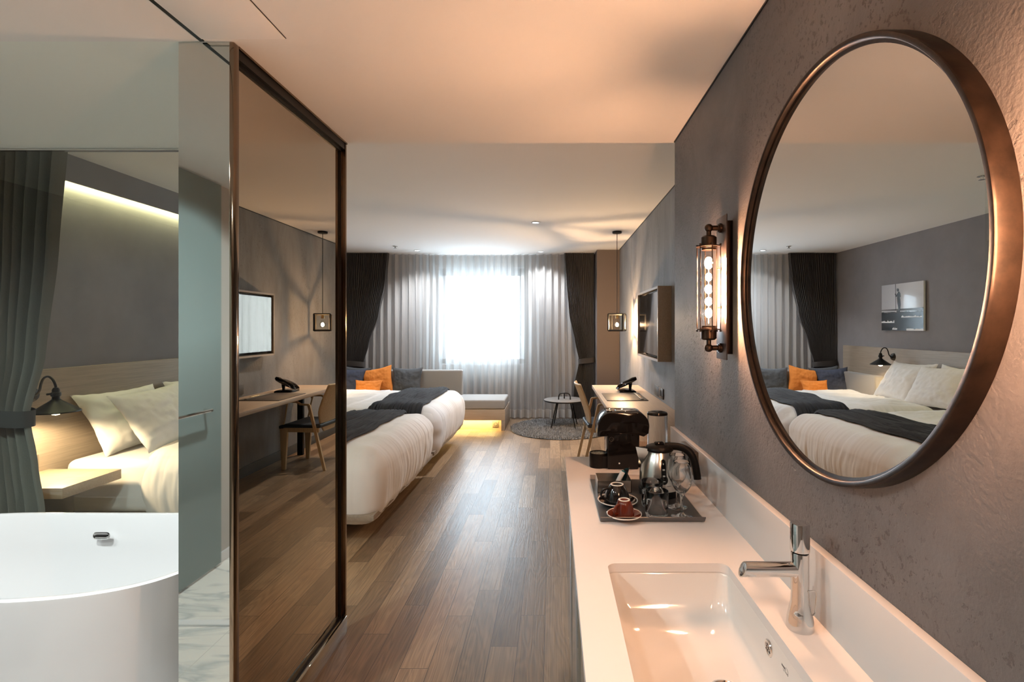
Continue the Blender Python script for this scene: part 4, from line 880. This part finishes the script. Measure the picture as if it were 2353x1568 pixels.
# ------------------------------------------------------------------ vanity
CT = EYE - 0.587      # counter top 0.81
va = empty('vanity_counter', (0.30, 1.0, 0), 'white vanity counter with backsplash over a grey glass-fronted cabinet', 'counter')
SX0, SX1, SY0, SY1 = 0.134, 0.430, 0.70, 1.272
outer = [(0.054, -0.45), (0.530, -0.45), (0.530, 2.316), (0.054, 2.316)]
b = bmesh.new(); hole = rrect(SX0, SX1, SY0, SY1, 0.022, CT)
ov_ = [b.verts.new((x, y, CT)) for x, y in outer]; hv = [b.verts.new(p) for p in hole]
es = [b.edges.new((ov_[i], ov_[(i + 1) % 4])) for i in range(4)] + [b.edges.new((hv[i], hv[(i + 1) % len(hv)])) for i in range(len(hv))]
bmesh.ops.triangle_fill(b, edges=es, use_beauty=True, use_dissolve=False)
fs = list(b.faces); r_ = bmesh.ops.extrude_face_region(b, geom=fs); bmesh.ops.translate(b, vec=(0, 0, -0.022), verts=[v for v in r_['geom'] if isinstance(v, bmesh.types.BMVert)])
bmesh.ops.recalc_face_normals(b, faces=b.faces)
mb = MB(); mb.merge(b); mb.build('counter_top', M['counter'], va, smooth=20)
MB().box(0.530, XE - 0.0005, -0.45, 2.316, CT - 0.02, CT + 0.138, bev=0.0015).build('backsplash', M['counter'], va)
MB().box(0.085, XE, -0.45, 2.300, 0.08, CT - 0.15).build('cabinet_body', M['cabdk'], va)
MB().box(0.085, 0.12, -0.45, 2.300, CT - 0.15, CT - 0.023).build('cabinet_front_rail', M['cabdk'], va)
MB().box(0.12, XE, 2.28, 2.300, CT - 0.15, CT - 0.023).build('cabinet_side', M['cabdk'], va)
MB().box(0.12, XE, -0.45, 2.27, 0.0, 0.08).build('plinth', M['base_dark'], va)
MB().box(0.060, 0.085, -0.45, 2.303, CT - 0.062, CT - 0.023, bev=0.001).build('metal_rail', M['ssteel'], va)
yy = 2.303
for k in range(5):
    dd = MB().box(0.066, 0.084, yy - 0.53, yy - 0.004, 0.082, CT - 0.075, bev=0.0015).build('door', M['cabgl'], va); yy -= 0.54
# sink
def sl(x0, x1, y0, y1, r, z): return rrect(x0, x1, y0, y1, r, z, 8)
b = MB(); zb = CT - 0.137
b.loft([sl(SX0 - 0.012, SX1 + 0.012, SY0 - 0.012, SY1 + 0.012, 0.03, CT - 0.0225), sl(SX0 - 0.002, SX1 + 0.002, SY0 - 0.002, SY1 + 0.002, 0.026, CT - 0.0225), sl(SX0, SX1 + 0.001, SY0, SY1, 0.028, CT - 0.028),
        sl(SX0 + 0.006, SX1 - 0.002, SY0 + 0.01, SY1 - 0.010, 0.035, CT - 0.07), sl(SX0 + 0.014, SX1 - 0.006, SY0 + 0.022, SY1 - 0.028, 0.045, CT - 0.105),
        sl(SX0 + 0.030, SX1 - 0.018, SY0 + 0.05, SY1 - 0.06, 0.05, CT - 0.126), sl(SX0 + 0.06, SX1 - 0.04, SY0 + 0.10, SY1 - 0.11, 0.05, CT - 0.134), sl(0.302, 0.382, 0.975, 1.055, 0.0399, zb)], cap1=True)
sk = empty('sink', (0.28, 0.98, zb), 'rectangular white undermount basin in the counter', 'sink')
b.build('basin', M['ceramic'], sk, smooth=70)
MB().lathe([(0, 0.002), (0.016, 0.002), (0.026, 0.004), (0.031, 0.002), (0.031, -0.001), (0, -0.001)], (0.342, 1.015, zb + 0.002), 32).build('drain', M['chrome'], sk)
o2 = MB(); mo = Matrix.Translation((SX1 - 0.0015, 1.018, CT - 0.052)) @ Matrix.Rotation(R(-4), 4, 'Y')
o2.lathe([(0.0, -0.0005), (0.0115, -0.0005), (0.012, -0.0022), (0.0155, -0.0020), (0.0168, 0.0), (0.0168, 0.002), (0, 0.002)], (0, 0, 0), 32, 'X', m=mo); orr = o2.build('overflow_ring', M['chrome'], sk)
o2 = MB()
for i in range(7):
    a = R(60 * i); rr = 0 if i == 6 else 0.0073
    o2.lathe([(0, -0.0009), (0.0028, -0.0009)], (0, rr * math.cos(a), rr * math.sin(a)), 6, 'X', m=mo)
o2.build('overflow_holes', M['black'], sk)
# printed mark on the basin wall: thin outline lines
def marks(lines, org, s_, name, m, parent, wid=0.00035):
    mb = MB()
    for ln in lines:
        mb.tube([(org[0], org[1] - p[0] * s_, org[2] + p[1] * s_) for p in ln], wid, seg=4)
    return mb.build(name, m, parent)
lg = []
for i, (a_, h_) in enumerate(((0, 1.6), (0.8, 1.3), (1.6, 1.6), (2.4, 1.2), (3.2, 1.6), (4.0, 1.3), (4.8, 1.6), (5.6, 1.2))): lg.append([(a_, 4.2), (a_ + 0.1, 4.2 + h_), (a_ + 0.5, 4.2 + h_ * 0.5), (a_ + 0.5, 4.2)])
lg += [[(6.6, 2.2), (6.6, 6.2), (7.6, 6.9), (9.6, 6.9), (11.0, 6.0), (11.4, 4.6), (11.4, 2.2), (10.6, 2.0), (10.4, 3.2), (9.6, 3.4), (9.4, 2.2), (8.8, 2.2), (8.6, 3.3), (7.8, 3.3), (7.6, 2.2), (6.6, 2.2)],
       [(2.6, 3.4), (3.0, 2.4), (3.8, 2.2), (4.6, 3.2), (5.6, 2.6), (6.2, 3.2)], [(3.0, 1.7), (4.2, 1.5), (5.4, 1.8)]]
marks(lg, (SX1 - 0.0008, 0.962, CT - 0.0575), 0.0023, 'printed_mark', M['ink'], sk, 0.00025)

# tap
tp_ = empty('tap', (0.482, 1.000, CT), 'chrome single-lever tap with a side spout behind the basin', 'tap')
fx_, fy = 0.482, 1.000
def ell(rx, ry, z, cx=0, cy=0, n=36): return [(fx_ + cx + rx * math.cos(2 * PI * i / n), fy + cy + ry * math.sin(2 * PI * i / n), CT + z) for i in range(n)]
b = MB(); b.loft([ell(0.0255, 0.0265, 0.0), ell(0.0255, 0.0265, 0.004), ell(0.0245, 0.0255, 0.018), ell(0.021, 0.0215, 0.034), ell(0.0175, 0.0175, 0.052), ell(0.0165, 0.0165, 0.075), ell(0.0165, 0.0165, 0.146), ell(0.0160, 0.0160, 0.1475)], True, True)
b.build('tap_body', M['chrome'], tp_, smooth=50)
b = MB(); b.lathe([(0, 0), (0.0155, 0), (0.0178, 0.002), (0.0178, 0.054), (0.0168, 0.056), (0, 0.0565)], (fx_, fy, CT + 0.1485), 40); b.build('lever_cap', M['chrome'], tp_)
# spout: cut slanted at its end
b = bmesh.new(); n = 32; r0, r1 = 0.0142, 0.0118; rings = []
for rad, xa, sl_ in ((r0, 0.0, 0), (r0, -0.112, 0.45), (r1, -0.112, 0.45), (r1, -0.06, 0)):
    rings.append([b.verts.new((fx_ + xa - sl_ * rad * math.sin(2 * PI * i / n) * -1 * 1.0 - 0.0, fy + rad * math.cos(2 * PI * i / n), CT + 0.114 + rad * math.sin(2 * PI * i / n))) for i in range(n)])
for a, d in zip(rings, rings[1:]):
    for i in range(n): b.faces.new((a[i], a[(i + 1) % n], d[(i + 1) % n], d[i]))
b.faces.new(rings[-1]); bmesh.ops.recalc_face_normals(b, faces=b.faces)
mb = MB(); mb.merge(b); so_ = mb.build('spout', M['chrome'], tp_, smooth=50)
MB().lathe([(0, 0), (0.0113, 0)], (fx_ - 0.098, fy, CT + 0.114), 24, 'X').build('aerator', M['frame_w'], so_)
MB().tube([(fx_ + 0.008, fy - 0.014, CT + 0.078), (fx_ + 0.024, fy - 0.013, CT + 0.078), (fx_ + 0.026, fy - 0.013, CT + 0.072), (fx_ + 0.0235, fy - 0.012, CT + 0.035), (fx_ + 0.019, fy - 0.012, CT + 0.030)], 0.0015, seg=8).build('pull_rod', M['chrome'], tp_)

# socket on the backsplash
ws = empty('backsplash_socket', (0.53, 1.96, CT + 0.05), 'dark bronze socket box on the white backsplash behind the kettle', 'socket')
MB().box(0.512, 0.5298, 1.865, 2.050, CT + 0.042, CT + 0.130, bev=0.002).build('box', M['socket'], ws)
for y in (1.91, 2.005): MB().lathe([(0, -0.001), (0.018, -0.001), (0.020, -0.003), (0.022, 0.0)], (0.512, y, CT + 0.086), 24, 'X').build('outlet', M['black'], ws)
# ------------------------------------------------------------------ tray and what stands on it
TZ = CT + 0.006
tr = empty('serving_tray', (0.30, 1.75, CT), 'dark metal serving tray with turned-up ends on the counter', 'tray')
b = MB(); x0, x1, y0, y1 = 0.142, 0.456, 1.540, 1.960
prof = [(y0 - 0.013, CT + 0.018), (y0, CT + 0.002), (y0 + 0.004, CT + 0.001), (y1 - 0.004, CT + 0.001), (y1, CT + 0.002), (y1 + 0.014, CT + 0.016), (y1 + 0.012, CT + 0.018), (y1 - 0.003, CT + 0.005), (y1 - 0.006, CT + 0.0045), (y0 + 0.006, CT + 0.0045), (y0 + 0.003, CT + 0.005), (y0 - 0.011, CT + 0.0195)]
b.prism(prof, 'X', x0, x1); b.build('tray_plate', M['traym'], tr, smooth=25)
TZ = CT + 0.0048
# saucers and upside-down cups
def saucer(m, r_, x, y, label):
    root = empty('saucer', (x, y, TZ), label, 'saucer', 'saucers on the tray')
    MB().lathe([(0, 0.002), (r_ * 0.5, 0.001), (r_ * 0.55, 0.0), (r_ * 0.62, 0.001), (r_ * 0.97, 0.011), (r_ * 0.985, 0.0128), (r_ * 0.93, 0.0128), (r_ * 0.6, 0.0045), (r_ * 0.3, 0.004), (0, 0.004)], (x, y, TZ), 64).build('dish', m, root, smooth=60)
    MB().lathe([(r_ * 0.975, 0.0108), (r_, 0.0125), (r_, 0.0142), (r_ * 0.975, 0.0148), (r_ * 0.945, 0.0135), (r_ * 0.94, 0.0126)], (x, y, TZ), 64).build('rim', M['ceramic'], root, smooth=60)
def cup(m, rt, rb, h_, x, y, ang, label):
    z = TZ + 0.0046; root = empty('coffee_cup', (x, y, z), label, 'cup', 'upside-down coffee cups')
    MB().lathe([(rb - 0.003, 0.002), (rb - 0.001, 0.0), (rb, 0.002), (rb * 0.99, h_ * 0.22), (rb * 0.90, h_ * 0.5), (rt + (rb - rt) * 0.42, h_ * 0.78), (rt + 0.002, h_ * 0.95), (rt, h_ * 0.97), (rt - 0.0035, h_ * 0.965), (rt - 0.005, h_ * 0.93), (0, h_ * 0.92)], (x, y, z), 56).build('body', m, root, smooth=60)
    MB().lathe([(rt + 0.001, h_ * 0.955), (rt + 0.0012, h_ * 0.985), (rt - 0.0015, h_), (rt - 0.004, h_ * 0.985), (rt - 0.004, h_ * 0.955)], (x, y, z), 48).build('foot_ring', M['ceramic'], root, smooth=60)
    c_, s_ = math.cos(ang), math.sin(ang); f = lambda r_, zz: (x + c_ * r_, y + s_ * r_, z + zz)
    MB().tube(curve([f(rt + (rb - rt) * 0.45, h_ * 0.78), f(rb + 0.004, h_ * 0.74), f(rb + 0.013, h_ * 0.58), f(rb + 0.013, h_ * 0.38), f(rb + 0.004, h_ * 0.26), f(rb - 0.004, h_ * 0.26)]), 0.0036, seg=10).build('handle', m, root, smooth=60)
saucer(M['blackcer'], 0.066, 0.213, 1.690, 'black saucer with a white rim under the larger cup'); cup(M['blackcer'], 0.0205, 0.042, 0.060, 0.211, 1.692, R(-165), 'black coffee cup upside down on its saucer')
saucer(M['redcer'], 0.0535, 0.217, 1.563, 'dark red saucer with a white rim at the front of the tray'); cup(M['redcer'], 0.0165, 0.0305, 0.052, 0.217, 1.564, R(-140), 'dark red espresso cup upside down on its saucer')
MB().tube([(0.243, 1.65, TZ + 0.0095), (0.262, 1.672, TZ + 0.013), (0.268, 1.680, TZ + 0.017)], 0.0022, seg=8).build('teaspoon', M['ssteel'])
tag(bpy.data.objects['teaspoon'], 'tip of a small steel teaspoon resting on the black saucer', 'spoon')
def tumbler(x, y, label):
    r_, h_ = 0.0355, 0.083
    b = MB(); b.lathe([(0, 0.001), (r_ * 0.80, 0.0), (r_ * 0.90, 0.003), (r_ * 0.96, 0.012), (r_ * 0.985, 0.03), (r_, h_ - 0.001), (r_ - 0.001, h_), (r_ - 0.0022, h_ - 0.001), (r_ - 0.0035, 0.024), (r_ * 0.84, 0.017), (r_ * 0.5, 0.0145), (0, 0.0142)], (x, y, TZ + 0.0003), 56)
    return tag(b.build('tumbler', M['glass'], smooth=50), label, 'glass', 'tumblers on the tray')
tumbler(0.3165, 1.566, 'clear tumbler at the front of the tray'); tumbler(0.3215, 1.664, 'clear tumbler behind the other one, in front of the kettle')
def wine(x, y, label):
    b = MB(); H = 0.170
    pr = [(0, 0.0), (0.031, 0.0), (0.0325, 0.001), (0.031, 0.0022), (0.018, 0.0045), (0.007, 0.010), (0.0042, 0.020), (0.0038, 0.045), (0.0045, 0.062), (0.009, 0.072), (0.020, 0.082), (0.0285, 0.098), (0.0315, 0.114), (0.0305, 0.132), (0.0275, 0.152), (0.0253, 0.169), (0.0249, 0.170), (0.0243, 0.169), (0.0264, 0.152), (0.0293, 0.132), (0.0302, 0.114), (0.0272, 0.099), (0.0185, 0.084), (0.006, 0.0765), (0, 0.0755)]
    b.lathe(pr, (x, y, TZ + 0.0003), 56); return tag(b.build('wine_glass', M['glass'], smooth=60), label, 'glass', 'wine glasses on the tray')
wine(0.394, 1.570, 'stemmed wine glass at the front right of the tray'); wine(0.401, 1.655, 'stemmed wine glass behind the other one, beside the kettle')

# sachet holder
bx = empty('sachet_holder', (0.215, 1.84, TZ), 'open bronze-coloured metal box of sachets at the back of the tray', 'holder')
b = MB(); X0, X1, Y0, Y1, Z0, Z1 = 0.156, 0.275, 1.797, 1.895, TZ + 0.0003, TZ + 0.042
for a in ((X0, X1, Y0, Y1, Z0, Z0 + 0.002), (X0, X1, Y0, Y0 + 0.002, Z0, Z1), (X0, X1, Y1 - 0.002, Y1, Z0, Z1), (X0, X0 + 0.002, Y0, Y1, Z0, Z1), (X1 - 0.002, X1, Y0, Y1, Z0, Z1)): b.box(*a)
b.build('metal_box', M['ssteel'], bx)
for k, (m_, lab) in enumerate(((M['foil2'], 'white paper stick leaning out of the metal box, leftmost of the sachets'), (M['foil'], 'teal foil stick next to the white one in the metal box'), (M['foil3'], 'dark foil stick in the middle of the sachets'), (M['foil'], 'teal foil stick behind the dark one in the metal box'), (M['foil3'], 'dark foil stick at the right end of the sachets'))):
    b = MB(); l = []
    for i in range(9):
        t_ = i / 8; w_ = 0.0085 if 0 < i < 8 else 0.009; th = 0.0042 * math.sin(PI * t_) ** 0.4 + 0.0004
        l.append([(w_ * math.cos(a), th * math.sin(a), 0.072 * t_) for a in [2 * PI * q / 12 for q in range(12)]])
    b.loft(l, True, True); b.xf(Matrix.Translation((0.2155 + 0.009 * k, 1.818 + 0.011 * k, TZ + 0.0035)) @ Matrix.Rotation(R(26 - 2 * k), 4, 'Y') @ Matrix.Rotation(R(18 * k - 20), 4, 'Z'))
    tag(b.build('sachet', m_, smooth=60), lab, 'sachet', 'sachets in the metal box')

# kettle
KX, KY = 0.371, 1.792
kt = empty('kettle', (KX, KY, TZ), 'brushed steel electric kettle with a black lid and handle on the tray', 'kettle')
MB().lathe([(0, 0.0), (0.068, 0.0), (0.071, 0.003), (0.071, 0.014), (0.0705, 0.015), (0.0715, 0.016), (0.0715, 0.022), (0.0705, 0.024), (0, 0.024)], (KX, KY, TZ + 0.0003), 56).build('base', M['blksat'], kt)
kprof = [(0.0705, 0.024), (0.0702, 0.045), (0.0695, 0.060), (0.066, 0.085), (0.059, 0.112), (0.050, 0.135), (0.043, 0.150), (0.0425, 0.153)]
MB().lathe(kprof, (KX, KY, TZ), 64).build('body', M['ssteel'], kt, smooth=60)
MB().lathe([(0.044, 0.150), (0.0475, 0.152), (0.0485, 0.158), (0.045, 0.165), (0.034, 0.170), (0.015, 0.172), (0, 0.1725)], (KX, KY, TZ), 56).build('lid', M['blksat'], kt, smooth=60)
MB().box(-0.016, 0.016, -0.011, 0.011, 0.169, 0.181, bev=0.005, m=Matrix.Translation((KX, KY, TZ))).build('lid_button', M['blkpl'], kt)
b = MB(); zt = TZ + 0.160
b.loft([[(KX - 0.040, KY - 0.020, zt), (KX - 0.082, KY, zt + 0.003), (KX - 0.040, KY + 0.020, zt)], [(KX - 0.045, KY - 0.016, TZ + 0.13), (KX - 0.074, KY, TZ + 0.128), (KX - 0.045, KY + 0.016, TZ + 0.13)], [(KX - 0.055, KY - 0.004, TZ + 0.108), (KX - 0.062, KY, TZ + 0.104), (KX - 0.055, KY + 0.004, TZ + 0.108)]], False, True)
b.build('spout', M['ssteel'], kt, smooth=20)
MB().tube(curve([(KX + 0.02, KY - 0.004, TZ + 0.166), (KX + 0.06, KY - 0.014, TZ + 0.167), (KX + 0.090, KY - 0.026, TZ + 0.158), (KX + 0.108, KY - 0.035, TZ + 0.135), (KX + 0.117, KY - 0.040, TZ + 0.10), (KX + 0.122, KY - 0.043, TZ + 0.062)]), 1, seg=14, flat=(0.0095, 0.013, (0, 1, 0))).build('handle', M['blksat'], kt, smooth=60)
b = MB(); b.bm.faces.new([b.bm.verts.new(p) for p in ((KX - 0.040, KY - 0.017, zt - 0.002), (KX - 0.079, KY, zt + 0.0005), (KX - 0.040, KY + 0.017, zt - 0.002))]); b.build('spout_opening', M['blksat'], kt)
# water gauge on the front of the kettle
def kr(z):
    for (a, z0_), (b_, z1_) in zip(kprof, kprof[1:]):
        if z <= z1_: t_ = (z - z0_) / (z1_ - z0_); return a + (b_ - a) * t_
    return kprof[-1][0]
def ksurf(s_, z, lift, ang0=R(-88)):
    r_ = kr(z) + lift; a = ang0 + s_ / r_; return (KX + r_ * math.cos(a), KY + r_ * math.sin(a), TZ + z)
def gw(z): # half width of the keyhole shape
    if z > 0.080: return 0.0085 * math.sqrt(max(0, 1 - max(0, (z - 0.124) / 0.0085) ** 2)) if z > 0.124 else 0.0085
    c_ = 0.066; return max(0.0085 if z > c_ else 0.0, 0.0135 * math.sqrt(max(0, 1 - ((z - c_) / 0.0155) ** 2)))
b = MB(); b.grid(lambda u, v: ksurf((2 * u - 1) * gw(0.0505 + 0.082 * v), 0.0505 + 0.082 * v, 0.0012), 9, 50); gg = b.build('water_gauge', M['blkpl'], kt, smooth=60)
b = MB()
for z in (0.118, 0.101, 0.098, 0.081, 0.078, 0.062):
    b.grid(lambda u, v: ksurf((u - 0.5) * (0.004 if z > 0.11 else 0.008), z - 0.0006 + 0.0012 * v, 0.0016), 4, 2)
b.grid(lambda u, v: ksurf((u - 0.5) * 0.001 , 0.115 + 0.006 * v, 0.0016), 2, 3)
b.build('gauge_marks', M['whitep'], gg)
b = MB()
for i in range(5): b.grid(lambda u, v: ksurf(0.010 + i * 0.0032 + u * 0.002, 0.0435 + 0.0035 * v, 0.0004), 3, 3)
b.build('printed_name', M['ink'], kt)

# coffee machine, seen from its side; its front faces left
cm = empty('coffee_machine', (0.29, 2.17, CT), 'glossy black capsule coffee machine at the far end of the counter', 'coffee machine')
MY0, MY1 = 2.105, 2.225
b = MB(); z = CT + 0.0005
body = [(0.222, z), (0.352, z), (0.356, z + 0.15), (0.352, z + 0.19), (0.226, z + 0.19), (0.222, z + 0.15)]
b.prism(body, 'Y', MY0, MY1, bev=0.006); b.build('body', M['blkpl'], cm)
hd = []
for i in range(13): a = R(90 - 92 * i / 12); hd.append((0.345 + 0.050 * math.cos(a), z + 0.178 + 0.057 * math.sin(a)))   # rear bulge
hd += [(0.392, z + 0.150), (0.372, z + 0.136), (0.34, z + 0.145), (0.225, z + 0.150), (0.222, z + 0.137), (0.182, z + 0.137)]
for i in range(11): a = R(180 - 90 * i / 10); hd.append((0.235 + 0.053 * math.cos(a), z + 0.152 + 0.083 * math.sin(a)))
b = MB(); b.prism(hd, 'Y', MY0 - 0.006, MY1 + 0.006, bev=0.005); b.build('head', M['blkpl'], cm, smooth=35)
MB().box(0.222, 0.245, MY0 + 0.02, MY1 - 0.02, z + 0.236, z + 0.240, bev=0.001).build('lever', M['chrome'], cm)
MB().box(0.262, 0.345, MY0 + 0.02, MY1 - 0.02, z + 0.2355, z + 0.2385, bev=0.001).build('top_strip', M['chrome'], cm)
dtc = (0.190, (MY0 + MY1) / 2 - 0.01)
MB().lathe([(0, 0), (0.036, 0), (0.0375, 0.003), (0.0375, 0.058), (0.036, 0.060), (0.034, 0.058), (0.034, 0.053), (0, 0.053)], (dtc[0], dtc[1], z), 48).build('drip_tray', M['blksat'], cm)
b = MB()
for k in range(-6, 7):
    hw = math.sqrt(max(0, 0.0335 ** 2 - (k * 0.005) ** 2)); b.box(dtc[0] + k * 0.005 - 0.0012, dtc[0] + k * 0.005 + 0.0012, dtc[1] - hw, dtc[1] + hw, z + 0.055, z + 0.0575)
b.build('grille', M['black'], cm)
MB().box(0.205, 0.235, MY0 + 0.015, MY1 - 0.015, z, z + 0.05, bev=0.003).build('tray_bracket', M['blksat'], cm)
MB().lathe([(0, -0.001), (0.0032, -0.001), (0.0032, 0.001)], (0.272, MY0, z + 0.026), 16, 'Y').build('button', M['whitep'], cm)
lgm = MB(); cx_, cz_ = 0.240, z + 0.125
lgm.tube([(cx_ + 0.0085 * math.cos(a), MY0 - 0.0002, cz_ + 0.0085 * math.sin(a)) for a in [2 * PI * k / 24 for k in range(24)]], 0.0004, seg=4, closed=True)
lgm.tube([(cx_ - 0.003, MY0 - 0.0002, cz_ - 0.004), (cx_ - 0.003, MY0 - 0.0002, cz_ + 0.004), (cx_ + 0.003, MY0 - 0.0002, cz_ - 0.004), (cx_ + 0.003, MY0 - 0.0002, cz_ + 0.004)], 0.0004, seg=4)
lgm.build('emblem', M['cabdk'], cm)
wt = (0.4375, 2.150)
b = MB(); b.lathe([(0.0405, 0.012), (0.0415, 0.015), (0.0415, 0.222), (0.0385, 0.222), (0.0385, 0.015)], (wt[0], wt[1], z), 48); wtk = b.build('water_tank', M['glass'], cm, smooth=60)
MB().lathe([(0, 0.232), (0.030, 0.232), (0.040, 0.229), (0.0425, 0.224), (0.0425, 0.219), (0, 0.219)], (wt[0], wt[1], z), 48).build('tank_lid', M['blkpl'], wtk)
MB().lathe([(0, 0.0), (0.043, 0.0), (0.043, 0.014), (0, 0.014)], (wt[0], wt[1], z), 48).build('tank_foot', M['blksat'], cm)
MB().box(0.35, 0.42, MY0 + 0.03, MY1 - 0.03, z, z + 0.014, bev=0.002).build('rear_base', M['blksat'], cm)
